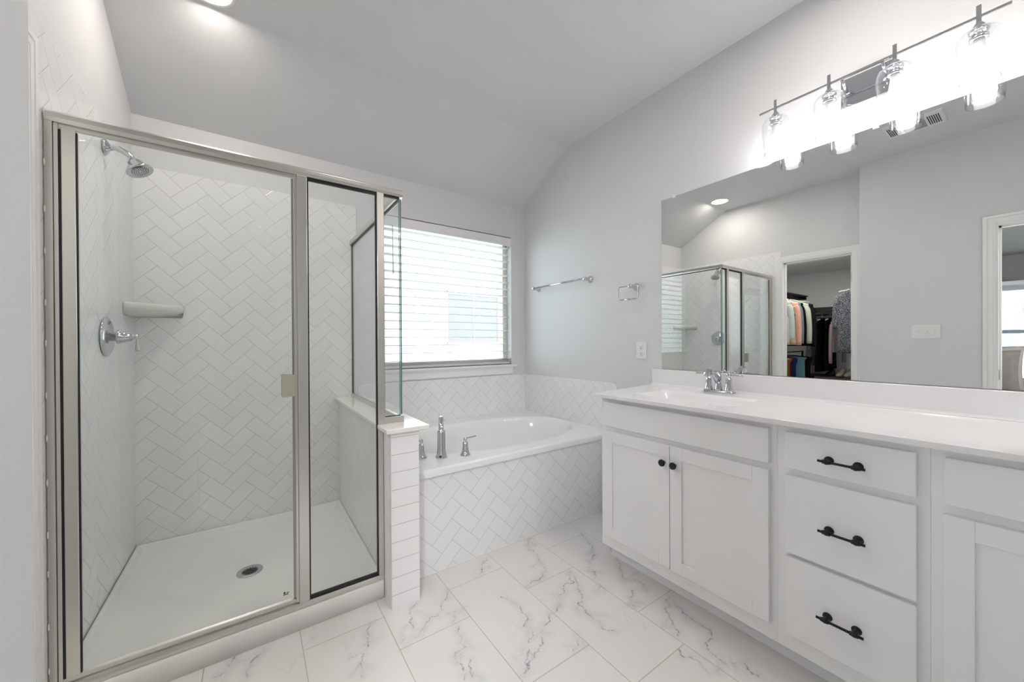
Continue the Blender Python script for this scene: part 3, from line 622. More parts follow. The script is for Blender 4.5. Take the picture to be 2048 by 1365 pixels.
# flat deck must shade flat, rim soft
for p in tub.data.polygons:
    if abs(p.normal.z) > 0.995 and p.center.z > 0.53: p.use_smooth = False
def octo(prof, o, ax=(0, 0, 1), seg=10): return (prof, o, ax, seg)
sp = thing('tub_spout', (0.871, 1.942, ZR), 'tall chrome bathtub spout on the tub deck between two lever handles', 'bathtub spout')
mb = MB(); mb.lathe([(0.033, 0.0), (0.034, 0.004), (0.031, 0.012), (0.026, 0.030), (0.0235, 0.055), (0.0225, 0.14), (0.0215, 0.150), (0.016, 0.156), (0.012, 0.158), (0.0105, 0.166), (0.013, 0.172), (0.013, 0.178), (0.0, 0.180)], (0.871, 1.942, ZR), seg=16); build('body', mb, 'chrome', sp)
mb = MB(); pts = bez([(0.874, 1.950, ZR+0.150), (0.884, 1.975, ZR+0.180), (0.900, 2.010, ZR+0.203), (0.918, 2.050, ZR+0.200), (0.930, 2.075, ZR+0.180)], 8); mb.tube(pts, [0.014+0.003*i/len(pts) for i in range(len(pts))], 16); build('nozzle', mb, 'chrome', sp)
mb = MB(); mb.lathe([(0.0, 0.0), (0.006, 0.001), (0.007, 0.004), (0.0, 0.006)], (0.852, 1.913, ZR+0.016), (-0.5, -0.85, 0.2), 12); build('set_screw', mb, 'dark', sp)
def tub_handle(x, y, lx, ly, label):
    h = thing('tub_faucet_handle', (x, y, ZR), label, 'faucet handle', 'lever handles of the bathtub faucet')
    mb = MB(); mb.lathe([(0.029, 0.0), (0.030, 0.004), (0.025, 0.012), (0.019, 0.028), (0.016, 0.050), (0.0155, 0.074), (0.011, 0.079), (0.008, 0.084), (0.010, 0.089), (0.011, 0.096), (0.0105, 0.104), (0.0, 0.106)], (x, y, ZR), seg=16); build('base', mb, 'chrome', h)
    mb = MB(); v = Vector((lx, ly, 0)).normalized(); mb.tube([Vector((x, y, ZR+0.097))+v*t_ for t_ in (0.006, 0.02, 0.05, 0.068, 0.074, 0.076)], [0.0045, 0.0055, 0.006, 0.0065, 0.0065, 0.003], 10); build('lever', mb, 'chrome', h)
tub_handle(1.002, 1.905, 0.95, 0.15, 'chrome lever handle in open view, its lever pointing away from the shower')
tub_handle(0.776, 2.0, -0.8, 0.5, 'chrome lever handle half hidden behind the tiled half wall')

# ================================================================== VANITY
XV, XD = 1.570, 1.550
XCAB = XR-0.001
def shaker(mb, y0, y1, z0, z1, st=0.055):
    mb.box(XD, XD+0.0196, y0, y0+st, z0, z1, 0.0015); mb.box(XD, XD+0.0196, y1-st, y1, z0, z1, 0.0015)
    mb.box(XD, XD+0.0196, y0+st, y1-st, z0, z0+st, 0.0012); mb.box(XD, XD+0.0196, y0+st, y1-st, z1-st, z1, 0.0012)
    mb.box(XD+0.0085, XD+0.0194, y0+st-0.002, y1-st+0.002, z0+st-0.002, z1-st+0.002)
def cab_body(name, y0, y1, label):
    c = thing(name, ((XV+XCAB)/2, (y0+y1)/2, 0), label, 'cabinet', 'white base cabinets of the vanity')
    mb = MB(); e = 0.00015
    mb.box(XV+0.02, XCAB, y0+e, y0+0.018, 0.0898, 0.8965); mb.box(XV+0.02, XCAB, y1-0.018, y1-e, 0.0898, 0.8965)      # side panels
    mb.box(XV+0.02, XCAB, y0+0.018, y1-0.018, 0.0898, 0.108); mb.box(XCAB-0.008, XCAB, y0+0.018, y1-0.018, 0.108, 0.78)  # bottom, back
    mb.box(XV, XV+0.02, y0+e, y1-e, 0.0898, 0.8965, 0.0008)               # face frame
    mb.box(XV-0.001, XV+0.012, y0+e, y1-e, 0.0898, 0.122, 0.001)
    build('body', mb, 'cab', c)
    mb = MB(); mb.box(XV+0.075, XCAB, y0+e, y1-e, 0.0, 0.0895); build('toe_kick', mb, 'cab', c)
    return c
def knob(parent, y, z):
    mb = MB(); mb.lathe([(0.006, 0.0), (0.005, 0.006), (0.0065, 0.012), (0.0145, 0.016), (0.0165, 0.021), (0.0155, 0.026), (0.011, 0.0285), (0.0, 0.029)], (XD, y, z), (-1, 0, 0), 10); build('knob', mb, 'black', parent)
def pull(parent, yc, z):
    mb = MB(); mb.tube([(XD-0.030, yc-0.058, z), (XD-0.030, yc+0.058, z)], 0.0042, 12)
    for s in (-1, 1):
        y = yc+s*0.036
        mb.lathe([(0.013, 0.0), (0.013, 0.003), (0.006, 0.008), (0.0055, 0.022), (0.0085, 0.026), (0.0085, 0.032), (0.0, 0.034)], (XD, y, z), (-1, 0, 0), 16)
        mb.tube([(XD-0.030, y-0.010, z), (XD-0.030, y+0.010, z)], 0.0068, 12)
    build('pull', mb, 'black', parent)
A0, A1, B0 = 0.563, 1.392, 0.189
ca = cab_body('vanity_cabinet', A0, A1, 'white vanity cabinet with two shaker doors and round black knobs, beside the bathtub')
mb = MB(); mb.box(XD, XD+0.0196, 0.5842, 1.3621, 0.742, 0.8694, 0.002); build('false_front', mb, 'cab', ca)
for y0, y1, ky in ((0.9798, 1.3621, 1.004), (0.5842, 0.9768, 0.950)):
    mb = MB(); shaker(mb, y0, y1, 0.1546, 0.7162); dd = build('door', mb, 'cab', ca); knob(dd, ky, 0.637)
cb = cab_body('vanity_cabinet', B0, A0, 'white vanity cabinet holding three drawers with black bar pulls')
for z0, z1, pz in ((0.7414, 0.8694, 0.798), (0.4431, 0.7165, 0.568), (0.153, 0.429, 0.282)):
    mb = MB(); mb.box(XD, XD+0.0196, 0.2139, 0.5337, z0, z1, 0.002); dd = build('drawer', mb, 'cab', cb); pull(dd, 0.3735 if pz > 0.4 else 0.378, pz)
cc = cab_body('vanity_cabinet', B0-0.83, B0, 'white vanity cabinet cut by the edge of the photo, beyond the drawer stack')
mb = MB(); mb.box(XD, XD+0.0196, B0-0.80, 0.1619, 0.742, 0.8694, 0.002); build('false_front', mb, 'cab', cc)
for y0, y1, ky in ((-0.2225, 0.1640, -0.195), (-0.61, -0.2255, -0.252)):
    mb = MB(); shaker(mb, y0, y1, 0.1546, 0.7145); dd = build('door', mb, 'cab', cc); knob(dd, ky, 0.637)
# the cabinet's end toward the tub
# countertop with two sunk basins
ct = thing('countertop', (1.83, 0.4, 0.897), 'glossy white one-piece vanity top with sunk rectangular basin and backsplash', 'countertop')
ZV = 0.9129
def top_with_basin():
    bm = bmesh.new()
    ys = [-0.72, -0.45, 0.07, 0.75, 1.262]; yl0, yl1 = 1.4035, 1.4635
    holes = [(1.655, 1.952, 0.752, 1.262), (1.655, 1.952, -0.61, -0.10)]
    mbx = MB(); T = 0.8975
    # slab as grid of prisms round the basins
    def slab(poly): mbx.prism(poly, T, ZV)
    x0, x1 = 1.5247, XR-0.001
    slab([(x0, 1.262), (x1, 1.262), (x1, yl1), (x0, yl1-0.06)])
    slab([(x0, -0.10), (x1, -0.10), (x1, 0.752), (x0, 0.752)]); slab([(x0, -0.75), (x1, -0.75), (x1, -0.61), (x0, -0.61)])
    for h in holes:
        slab([(x0, h[2]), (h[0], h[2]), (h[0], h[3]), (x0, h[3])]); slab([(h[1], h[2]), (x1, h[2]), (x1, h[3]), (h[1], h[3])])
    return mbx, holes
mb, holes = top_with_basin()
bmesh.ops.remove_doubles(mb.bm, verts=mb.bm.verts, dist=1e-5)
# drop the doubled inner faces
fs = {}
for f in mb.bm.faces:
    k = tuple(round(c, 4) for c in f.calc_center_median()); fs.setdefault(k, []).append(f)
dead = [f for v in fs.values() if len(v) > 1 for f in v]
bmesh.ops.delete(mb.bm, geom=dead, context='FACES')
build('slab', mb, 'counter', ct)
mb = MB(); mb.box(1.519, 1.5245, -0.75, 1.4035, 0.8945, ZV+0.001, 0.0025, 3); build('front_edge', mb, 'counter', ct)
for h in holes:
    mb = MB(); X0, X1, Y0, Y1 = h
    lo = [rrect(X0, X1, Y0, Y1, 0.0012, ZV), rrect(X0+0.002, X1-0.002, Y0+0.002, Y1-0.002, 0.035, ZV-0.0002), rrect(X0+0.008, X1-0.008, Y0+0.008, Y1-0.008, 0.038, ZV-0.003), rrect(X0+0.018, X1-0.018, Y0+0.018, Y1-0.018, 0.042, ZV-0.014), rrect(X0+0.035, X1-0.03, Y0+0.05, Y1-0.05, 0.05, ZV-0.085), rrect(X0+0.06, X1-0.05, Y0+0.08, Y1-0.08, 0.05, ZV-0.105), rrect(X0+0.12, X1-0.12, Y0+0.2, Y1-0.2, 0.02, ZV-0.112)]
    mb.loops(lo, cap0=False, cap1=True); bs = build('basin', mb, 'counter', ct)
    mb = MB(); mb.lathe([(0.0, 0.001), (0.018, 0.001), (0.023, 0.003), (0.025, 0.0)], ((X0+X1)/2, (Y0+Y1)/2, ZV-0.1125), seg=24); build('drain', mb, 'chrome', bs)
mb = MB(); mb.box(2.1285, XR-0.0005, -0.75, 1.4635, ZV, 1.0135, 0.0025, 3)
pf = [(2.1285, ZV+0.010), (2.1245, ZV+0.004), (2.1185, ZV+0.0005), (2.1285, ZV+0.0005)]; mb.prism([(a, b) for a, b in pf], -0.75, 1.4635, 0, Matrix(((1, 0, 0, 0), (0, 0, 1, 0), (0, 1, 0, 0), (0, 0, 0, 1))))
build('backsplash', mb, 'counter', ct)

def vanity_faucet(yc, label):
    f = thing('vanity_faucet', (2.062, yc, ZV), label, 'faucet')
    mb = MB(); mb.loops([rrect(2.062-0.026, 2.062+0.026, yc-0.080, yc+0.080, 0.010, ZV+z) if k < 2 else rrect(2.062-0.021, 2.062+0.021, yc-0.075, yc+0.075, 0.010, ZV+z) for k, z in enumerate((0.0005, 0.006, 0.011, 0.013))], cap0=True); build('base_plate', mb, 'chrome', f)
    for s in (-1, 1):
        y = yc+s*0.0525; mb = MB()
        mb.lathe([(0.024, 0.012), (0.022, 0.020), (0.017, 0.040), (0.0145, 0.062), (0.0150, 0.074), (0.012, 0.080), (0.007, 0.083), (0.0065, 0.088), (0.011, 0.091), (0.0125, 0.098), (0.010, 0.106), (0.005, 0.110), (0.004, 0.114), (0.006, 0.117), (0.0, 0.121)], (2.062, y, ZV), seg=14)
        hd = build('handle', mb, 'chrome', f)
        mb = MB(); mb.tube([(2.062, y+s*t_, ZV+0.0985) for t_ in (0.008, 0.02, 0.05, 0.068, 0.074)], [0.004, 0.0048, 0.0055, 0.0062, 0.003], 10); build('lever', mb, 'chrome', hd)
    mb = MB(); mb.lathe([(0.022, 0.012), (0.020, 0.022), (0.0155, 0.044), (0.0140, 0.072), (0.0155, 0.088), (0.012, 0.096), (0.006, 0.100), (0.005, 0.106), (0.007, 0.110), (0.0, 0.116)], (2.062, yc, ZV), seg=14)
    spb = build('spout', mb, 'chrome', f)
    mb = MB(); pts = bez([(2.062, yc, ZV+0.056), (2.034, yc, ZV+0.082), (2.002, yc, ZV+0.106), (1.968, yc, ZV+0.121), (1.944, yc, ZV+0.117), (1.930, yc, ZV+0.098)], 7); mb.tube(pts, [0.0145-0.003*i/len(pts) for i in range(len(pts))], 8, smooth=False); build('spout_arm', mb, 'chrome', spb)
    mb = MB(); mb.tube([(2.083, yc, ZV+0.012), (2.083, yc, ZV+0.095)], 0.0022, 8); mb.lathe([(0.0, 0.1), (0.005, 0.097), (0.004, 0.093), (0, 0.09)], (2.083, yc, ZV+0.004), seg=10); build('lift_rod', mb, 'chrome', f)
vanity_faucet(1.012, 'chrome two-handle sink faucet in front of the mirror')

# ================================================================== MIRROR
mb = MB(); mb.box(2.1505, 2.1538, -0.62, 1.4057, 1.0155, 2.0857)
mir = thing('wall_mirror', (XR, 0.39, 1.0155), 'large frameless wall mirror over the vanity', 'mirror')
mb.bm.free(); mb = MB(); mb.box(XR, 2.1535, -0.62, 1.4057, 1.0155, 2.0857, 0.0006, 1); build('mirror_glass', mb, 'mirror', mir)
for y, z, s in ((1.319, 2.0857, 1), (0.411, 2.0857, 1), (-0.3, 2.0857, 1)):
    mb = MB(); mb.box(XR-0.004, XR-0.0002, y-0.009, y+0.009, z-0.010, z+0.010, 0.0015); mb.box(XR-0.0002, 2.1538, y-0.009, y+0.009, z+0.0005, z+0.010, 0.001); build('clip', mb, 'plastic', mir)

# ================================================================== VANITY LIGHT
XF, ZB = 2.05, 2.295
vl = thing('vanity_light', (XR, 0.4365, ZB), 'chrome bar light with four clear glass shades over the mirror', 'wall light')
mb = MB(); mb.box(2.136, 2.1538, 0.352, 0.521, 2.205, 2.33, 0.003); build('back_plate', mb, 'chrome', vl)
mb = MB(); mb.box(XF-0.0045, XF+0.0045, 0.067, 0.806, ZB-0.0045, ZB+0.0045, 0.001); build('bar', mb, 'chrome', vl)
for y in (0.375, 0.498):
    mb = MB(); mb.tube([(2.136, y, 2.268), (2.10, y, 2.276), (XF+0.004, y, ZB)], 0.0055, 12); mb.lathe([(0.010, 0), (0.010, 0.006)], (2.130, y, 2.269), (1, 0, -0.1), 14); build('arm', mb, 'chrome', vl)
lampys = (0.738, 0.538, 0.338, 0.135)
def lamp(y):
    o = bpy.data.objects.new('lamp', None); COL.objects.link(o); return o
for y in lampys:
    mb = MB(); mb.box(XF-0.006, XF-0.002, y-0.006, y+0.006, ZB-0.03, ZB+0.038, 0.0006)
    mb.lathe([(0.004, -0.012), (0.008, -0.020), (0.017, -0.034), (0.020, -0.046), (0.0245, -0.047), (0.0245, -0.052), (0.021, -0.053), (0.021, -0.066), (0.023, -0.067), (0.023, -0.078), (0.020, -0.079), (0.0, -0.079)], (XF, y, ZB), seg=28)
    hol = build('lamp_holder', mb, 'chrome', vl)
    mb = MB(); pf = [(0.0245, -0.046), (0.038, -0.049), (0.049, -0.058), (0.0555, -0.074), (0.0565, -0.092), (0.0545, -0.125), (0.0505, -0.170), (0.0470, -0.222)]
    inner = [(r-0.0022, h) for r, h in reversed(pf)]; inner[-1] = (0.0245, -0.0485)
    mb.lathe(pf+[(0.0465, -0.2235), (0.0452, -0.2225)]+inner[1:], (XF, y, ZB), seg=40, cap0=False, cap1=False); build('glass_shade', mb, 'shade', hol)
    mb = MB(); mb.lathe([(0.0, -0.216), (0.010, -0.2145), (0.020, -0.208), (0.027, -0.198), (0.0300, -0.184), (0.0290, -0.168), (0.0240, -0.150), (0.0195, -0.137)], (XF, y, ZB), seg=28, cap1=False); build('bulb', mb, 'bulb', hol)
    mb = MB(); mb.lathe([(0.0196, -0.138), (0.0170, -0.118), (0.0145, -0.100), (0.0135, -0.080)], (XF, y, ZB), seg=24); build('bulb_collar', mb, 'plastic', hol)

# ================================================================== CEILING FIXTURES
def recessed(x, y, label, r=0.078, R=0.102, zc=ZC2):
    c = thing('recessed_light', (x, y, zc), label, 'recessed light', 'recessed ceiling lights')
    mb = MB(); mb.lathe([(R, 0.0), (R, -0.003), (R-0.006, -0.006), (r+0.004, -0.004), (r, -0.0005)], (x, y, zc), seg=48, cap0=False, cap1=False); build('trim_ring', mb, 'plastic', c)
    mb = MB(); mb.lathe([(0.0, 0.0), (r, 0.0)], (x, y, zc-0.0012), (0, 0, -1), 48, cap0=False, cap1=False); build('lens', mb, 'can', c)
recessed(-0.15, 2.165, 'lit round recessed light above the shower')
recessed(0.49, 1.48, 'round recessed light, only its rim reflected at the top edge of the mirror')
recessed(1.60, 0.45, 'added fill light in the ceiling over the drawer cabinet, out of view')  # from here to the front wall: unseen lights added to even out the bathroom
recessed(1.50, -0.20, 'added fill light in the ceiling above the far vanity cabinet, out of view')
recessed(1.75, -1.05, 'added fill light behind the viewer over the vanity end, out of view')
recessed(1.85, -1.90, 'added fill light in the ceiling near the front wall, out of view')
recessed(-1.05, 1.70, 'added fill light in the closet ceiling, out of view', zc=2.235)  # closet lights from here on are added, unseen, to brighten the clothes and walls
recessed(-1.50, 1.72, 'added fill light in the closet ceiling beside the open door, out of view', zc=2.235)
recessed(-1.40, 2.15, 'added fill light in the closet ceiling above the side rod, out of view', zc=2.235)
recessed(-0.95, 1.20, 'added fill light in the closet ceiling just inside the doorway, out of view', zc=2.235)
ef = thing('exhaust_fan', (0.24, 0.569, ZC2), 'white ceiling exhaust fan cover with grey lens, seen in the mirror', 'exhaust fan')
mb = MB(); mb.loops([rrect(0.11, 0.37, 0.415, 0.723, 0.006, ZC2-0.0005), rrect(0.11, 0.37, 0.415, 0.723, 0.006, ZC2-0.006), rrect(0.122, 0.358, 0.427, 0.711, 0.006, ZC2-0.014)], cap0=False); build('cover', mb, 'plastic', ef)
mb = MB(); mb.box(0.15, 0.33, 0.512, 0.626, ZC2-0.0175, ZC2-0.0135, 0.001); build('lens', mb, 'greylens', ef)
for g0 in (0.440, 0.646):
    mb = MB()
    for k in range(6): mb.box(0.158, 0.322, g0+k*0.0105, g0+k*0.0105+0.0055, ZC2-0.0152, ZC2-0.0138)
    build('slots', mb, 'dark', ef)

# ================================================================== WALL FITTINGS
tb = thing('towel_bar', (2.153, 2.33, 1.672), 'chrome towel bar on the wall above the bathtub', 'towel bar')
mb = MB(); mb.tube([(2.090, 2.028, 1.672), (2.090, 2.640, 1.672)], 0.0075, 14); build('rail', mb, 'chrome', tb)
for y in (2.020, 2.650):
    mb = MB(); mb.lathe([(0.026, 0), (0.027, 0.004), (0.023, 0.010), (0.015, 0.026), (0.012, 0.040), (0.014, 0.048), (0.016, 0.058), (0.014, 0.072), (0.009, 0.076), (0, 0.077)], (2.1535, y, 1.672), (-1, 0, 0), 24); build('post', mb, 'chrome', tb)
tr = thing('towel_ring', (2.153, 1.60, 1.56), 'small chrome rectangular towel ring on the wall beside the mirror', 'towel ring')
mb = MB(); mb.lathe([(0.026, 0), (0.027, 0.004), (0.023, 0.010), (0.015, 0.026), (0.012, 0.040), (0.013, 0.050), (0.015, 0.058), (0.013, 0.074), (0.008, 0.078), (0, 0.079)], (2.1535, 1.60, 1.562), (-1, 0, 0), 24); build('post', mb, 'chrome', tr)
mb = MB(); lp = [(2.083, p[0], p[1]) for p in [(q_[0], q_[1]) for q_ in rrect(1.533, 1.692, 1.474, 1.563, 0.014, 0, 5)]]; mb.tube(lp, 0.004, 10, closed=True); mb.tube([(2.083, 1.555, 1.474), (2.083, 1.67, 1.474)], 0.0062, 10); build('ring', mb, 'chrome', tr)
ou = thing('wall_outlet', (2.153, 1.5585, 1.13), 'white duplex outlet on the wall next to the mirror', 'outlet')
mb = MB(); mb.box(2.147, 2.1538, 1.5205, 1.5965, 1.074, 1.186, 0.003); build('cover_plate', mb, 'plastic', ou)
for z in (1.108, 1.152):
    mb = MB(); mb.lathe([(0.0175, 0), (0.0175, 0.0025), (0.016, 0.0035), (0.0, 0.0035)], (2.1475, 1.5585, z), (-1, 0, 0), 24)
    ro = build('receptacle', mb, 'plastic', ou); mb = MB()
    mb.box(2.1430, 2.1442, 1.5505, 1.5525, z+0.001, z+0.009); mb.box(2.1430, 2.1442, 1.5645, 1.5665, z+0.001, z+0.008); mb.lathe([(0.0028, 0), (0.0028, 0.0012)], (2.1442, 1.5585, z-0.007), (-1, 0, 0), 10)
    build('slots', mb, 'dark', ro)
sw = thing('light_switch', (XS, 0.5795, 1.26), 'white triple switch plate seen in the mirror', 'light switch')
mb = MB(); mb.box(XS+0.0002, XS+0.006, 0.498, 0.661, 1.202, 1.317, 0.003); build('cover_plate', mb, 'plastic', sw)
for k in (-1, 0, 1):
    mb = MB(); y = 0.5795+k*0.046; mb.box(XS+0.006, XS+0.018, y-0.005, y+0.005, 1.258 if k else 1.248, 1.272 if k else 1.262, 0.002); mb.box(XS+0.0058, XS+0.0072, y-0.0065, y+0.0065, 1.247, 1.272, 0.0005)
    for dz in (-0.030, 0.030): mb.lathe([(0.003, 0), (0.0025, 0.0015), (0, 0.002)], (XS+0.006, y, 1.2595+dz), (1, 0, 0), 10)
    build('toggle', mb, 'plastic', sw)

# ================================================================== CLOSET CONTENTS
sf = thing('closet_shelf', (-1.75, 2.29, 1.79), 'dark closet shelf with hanging rod along the side wall', 'closet shelf', 'dark closet shelves with rods')
mb = MB(); mb.box(-2.42, -0.90, 2.014, 2.438, 1.83, 1.848, 0.002); build('board', mb, 'darkwood', sf)
mb = MB(); mb.tube([(-2.42, 2.08, 1.799), (-0.90, 2.08, 1.799)], 0.010, 14); build('rod', mb, 'black', sf)
for x in (-2.41, -0.91):
    mb = MB(); mb.box(x-0.01, x+0.01, 2.03, 2.438, 1.79, 1.829, 0.002); build('bracket', mb, 'darkwood', sf)
sf2 = thing('closet_shelf', (-2.72, 1.67, 1.66), 'dark closet shelf with hanging rod across the far closet wall', 'closet shelf', 'dark closet shelves with rods')
mb = MB(); mb.box(-2.898, -2.56, 0.905, 2.10, 1.655, 1.675, 0.002); mb.box(-2.58, -2.56, 0.905, 2.10, 1.61, 1.655, 0.002); build('board', mb, 'darkwood', sf2)
mb = MB(); mb.tube([(-2.60, 0.905, 1.564), (-2.60, 2.10, 1.564)], 0.010, 14); build('rod', mb, 'black', sf2)

def garment(name, label, loc, rz, width, length, mat, sleeve=0.0, thick=0.05, slope=0.07, flare=0.0, lapel=None, group='clothes hanging in the closet', cat='garment', folds=0.012, seed=1, hem=None):
    """a garment on a hanger; width runs along local X, hook at local origin, hangs down -Z"""
    rnd = random.Random(seed); g = thing(name, loc, label, cat, group, rz)
    b = bmesh.new(); nz, nx = 14, 12; rows = []
    ph = [rnd.uniform(0, 6.3) for _ in range(4)]
    for side in (1, -1):
        grid = []
        for iz in range(nz+1):
            t = iz/nz; w = width/2*(0.98 if t < 0.12 else 0.90+flare*t); row = []
            for ix in range(nx+1):
                s = -1+2*ix/nx; x = s*w; sag = slope*1.25*max(0.0, abs(s)-0.16)*(1-t)**2
                z = -0.035-sag-t*length
                th = thick*0.42*(1-0.8*abs(s)**4)*(0.45+0.55*min(1, t*2))
                f = folds*(0.15+0.85*t)*(math.sin(s*9+ph[0]+t*1.5)+0.6*math.sin(s*17+ph[1]-t))
                row.append(b.verts.new((x, side*th+f, z)))
            grid.append(row)
        rows.append(grid)
        for iz in range(nz):
            for ix in range(nx):
                q = (grid[iz][ix], grid[iz][ix+1], grid[iz+1][ix+1], grid[iz+1][ix]); f_ = b.faces.new(q if side == 1 else q[::-1]); f_.smooth = True
    A, B = rows
    for ix in range(nx):
        b.faces.new((A[0][ix+1], A[0][ix], B[0][ix], B[0][ix+1])); b.faces.new((A[nz][ix], A[nz][ix+1], B[nz][ix+1], B[nz][ix]))
    for iz in range(nz):
        b.faces.new((A[iz][0], A[iz+1][0], B[iz+1][0], B[iz][0])); b.faces.new((A[iz+1][nx], A[iz][nx], B[iz][nx], B[iz+1][nx]))
    bmesh.ops.recalc_face_normals(b, faces=b.faces)
    mb = MB(); mb.add(b)
    body = build('cloth', mb, mat, g, local=True)
    if sleeve > 0:
        for s in (-1, 1):
            mb = MB(); w = width/2; pts = bez([(s*(w-0.045), 0, -0.085-slope), (s*(w-0.02), 0.005, -0.15-slope), (s*(w-0.004), 0.01, -0.10-slope-sleeve*0.5), (s*(w-0.004), 0.012, -0.07-slope-sleeve)], 5)
            mb.tube(pts, [0.044-0.012*i/len(pts) for i in range(len(pts))], 10)
            for v in mb.bm.verts: v.co.y *= 0.55
            build('sleeve', mb, mat, g, local=True)
    mb = MB(); mb.tube([(-width*0.42, 0, -0.075), (0, 0, -0.045), (width*0.42, 0, -0.075)], 0.005, 8); mb.tube(bez([(0, 0, -0.045), (0, 0, -0.012), (0.018, 0, 0.008), (0.0, 0, 0.026), (-0.016, 0, 0.012)], 5), 0.0018, 6); build('hanger', mb, 'plastic', g, local=True)
    if lapel:
        mb = MB()
        for s in (-1, 1): mb.prism([(s*0.045, -0.03), (s*0.085, -0.05), (s*0.075, -0.16), (0, -0.30)], thick*0.5, thick*0.5+0.006, 0.001, Matrix(((1, 0, 0, 0), (0, 0, 1, 0), (0, 1, 0, 0), (0, 0, 0, 1))))
        build('lapel', mb, lapel, g, local=True)
    return g
Fb = dict(
    mint=fabric('mint_cotton', (0.50, 0.60, 0.55), (0.42, 0.50, 0.47)), pink=fabric('peach_wool', (0.72, 0.42, 0.32), (0.62, 0.36, 0.28)), navy=fabric('navy_wool', (0.012, 0.014, 0.022)), blk=fabric('black_cloth', (0.006, 0.006, 0.007)),
    blue=fabric('slate_blue_cotton', (0.20, 0.25, 0.33)), fleece=fabric('pale_green_fleece', (0.55, 0.60, 0.50), (0.44, 0.50, 0.42), 90), grey=fabric('dotted_grey_knit', (0.30, 0.32, 0.31), (0.16, 0.17, 0.17), 110, 0.52),
    mauve=fabric('mauve_cotton', (0.42, 0.34, 0.36), (0.34, 0.27, 0.30)), white=fabric('pale_grey_cotton', (0.42, 0.46, 0.46)), spec=fabric('speckled_print', (0.30, 0.31, 0.34), (0.035, 0.04, 0.055), 150, 0.46),
    denim=fabric('pale_denim', (0.12, 0.24, 0.32)), royal=fabric('royal_blue_cloth', (0.01, 0.018, 0.08)), red=fabric('dark_red_cloth', (0.09, 0.008, 0.015)), must=fabric('mustard_suede', (0.17, 0.095, 0.03)), olive=fabric('olive_linen', (0.34, 0.33, 0.25)),
    print=fabric('floral_print', (0.45, 0.40, 0.34), (0.03, 0.05, 0.12), 30, 0.5))
YR = 2.08; HZ = 1.79
# along the side rod (planes across the rod)
garment('shirt', 'pale mint shirt, nearest garment at the doorway edge of the closet', (-1.28, YR, HZ), PI/2, 0.48, 0.62, Fb['mint'], 0.45, 0.07, seed=3, cat='shirt')
garment('blouse', 'dark blue and cream print blouse behind the mint shirt', (-1.385, YR, HZ), PI/2, 0.42, 0.5, Fb['print'], 0.25, 0.05, seed=4, cat='blouse')
garment('coat', 'peach pink wool coat on the side rod of the closet', (-1.49, YR, HZ), PI/2, 0.49, 0.62, Fb['pink'], 0.52, 0.07, seed=5, lapel=Fb['fleece'], cat='coat')
garment('cardigan', 'slate blue cardigan just behind the peach coat', (-1.59, YR, HZ), PI/2, 0.48, 0.60, Fb['blue'], 0.5, 0.06, seed=6, cat='cardigan')
garment('jacket', 'black jacket between the blue cardigan and the pale fleece', (-1.68, YR, HZ), PI/2, 0.48, 0.62, Fb['blk'], 0.5, 0.06, seed=7, cat='jacket')
garment('fleece_jacket', 'pale green fleece jacket in the middle of the side rod', (-1.81, YR, HZ), PI/2, 0.52, 0.58, Fb['fleece'], 0.50, 0.10, seed=8, cat='jacket')
garment('jacket', 'navy black jacket, last one on the side rod', (-1.98, YR, HZ), PI/2, 0.52, 0.64, Fb['navy'], 0.54, 0.10, seed=9, cat='jacket')
# along the far rod (planes run toward the viewer)
garment('sweater', 'grey dotted top, first garment on the far rod', (-2.60, 2.0, 1.555), 0.05, 0.46, 0.70, Fb['grey'], 0.3, 0.07, seed=11, cat='sweater')
garment('dress', 'long black dress hanging on the far rod beside the dotted top', (-2.60, 1.895, 1.555), 0.0, 0.48, 0.78, Fb['blk'], 0.0, 0.07, seed=12, flare=0.15, cat='dress')
garment('dress', 'second black dress on the far rod next to the mauve shirt', (-2.60, 1.805, 1.555), 0.0, 0.46, 0.74, Fb['blk'], 0.0, 0.06, seed=13, flare=0.15, cat='dress')
garment('shirt', 'mauve long-sleeved shirt hanging on the far rod', (-2.60, 1.72, 1.555), 0.08, 0.46, 0.50, Fb['mauve'], 0.55, 0.06, seed=14, cat='shirt')
garment('shirt', 'pale grey shirt hanging behind the speckled shirt', (-2.60, 1.635, 1.555), 0.05, 0.42, 0.50, Fb['white'], 0.0, 0.06, seed=15, cat='shirt')
# near rod on the other side
garment('shirt', 'large black and white speckled shirt hanging by the closet door', (-1.52, 1.27, 1.85), PI/2-0.1, 0.40, 0.78, Fb['spec'], 0.36, 0.09, seed=16, cat='shirt', slope=0.09)
sf3 = thing('closet_shelf', (-1.75, 1.06, 1.90), 'dark closet shelf with rod behind the open closet door', 'closet shelf', 'dark closet shelves with rods')
mb = MB(); mb.box(-2.40, -1.32, 0.905, 1.22, 1.905, 1.922, 0.002); build('board', mb, 'darkwood', sf3)
mb = MB(); mb.tube([(-2.40, 1.27, 1.860), (-1.32, 1.27, 1.860)], 0.010, 14); mb.box(-2.40, -2.38, 0.905, 1.28, 1.862, 1.904, 0.002); mb.box(-1.34, -1.32, 0.905, 1.28, 1.862, 1.904, 0.002); build('rod', mb, 'black', sf3)
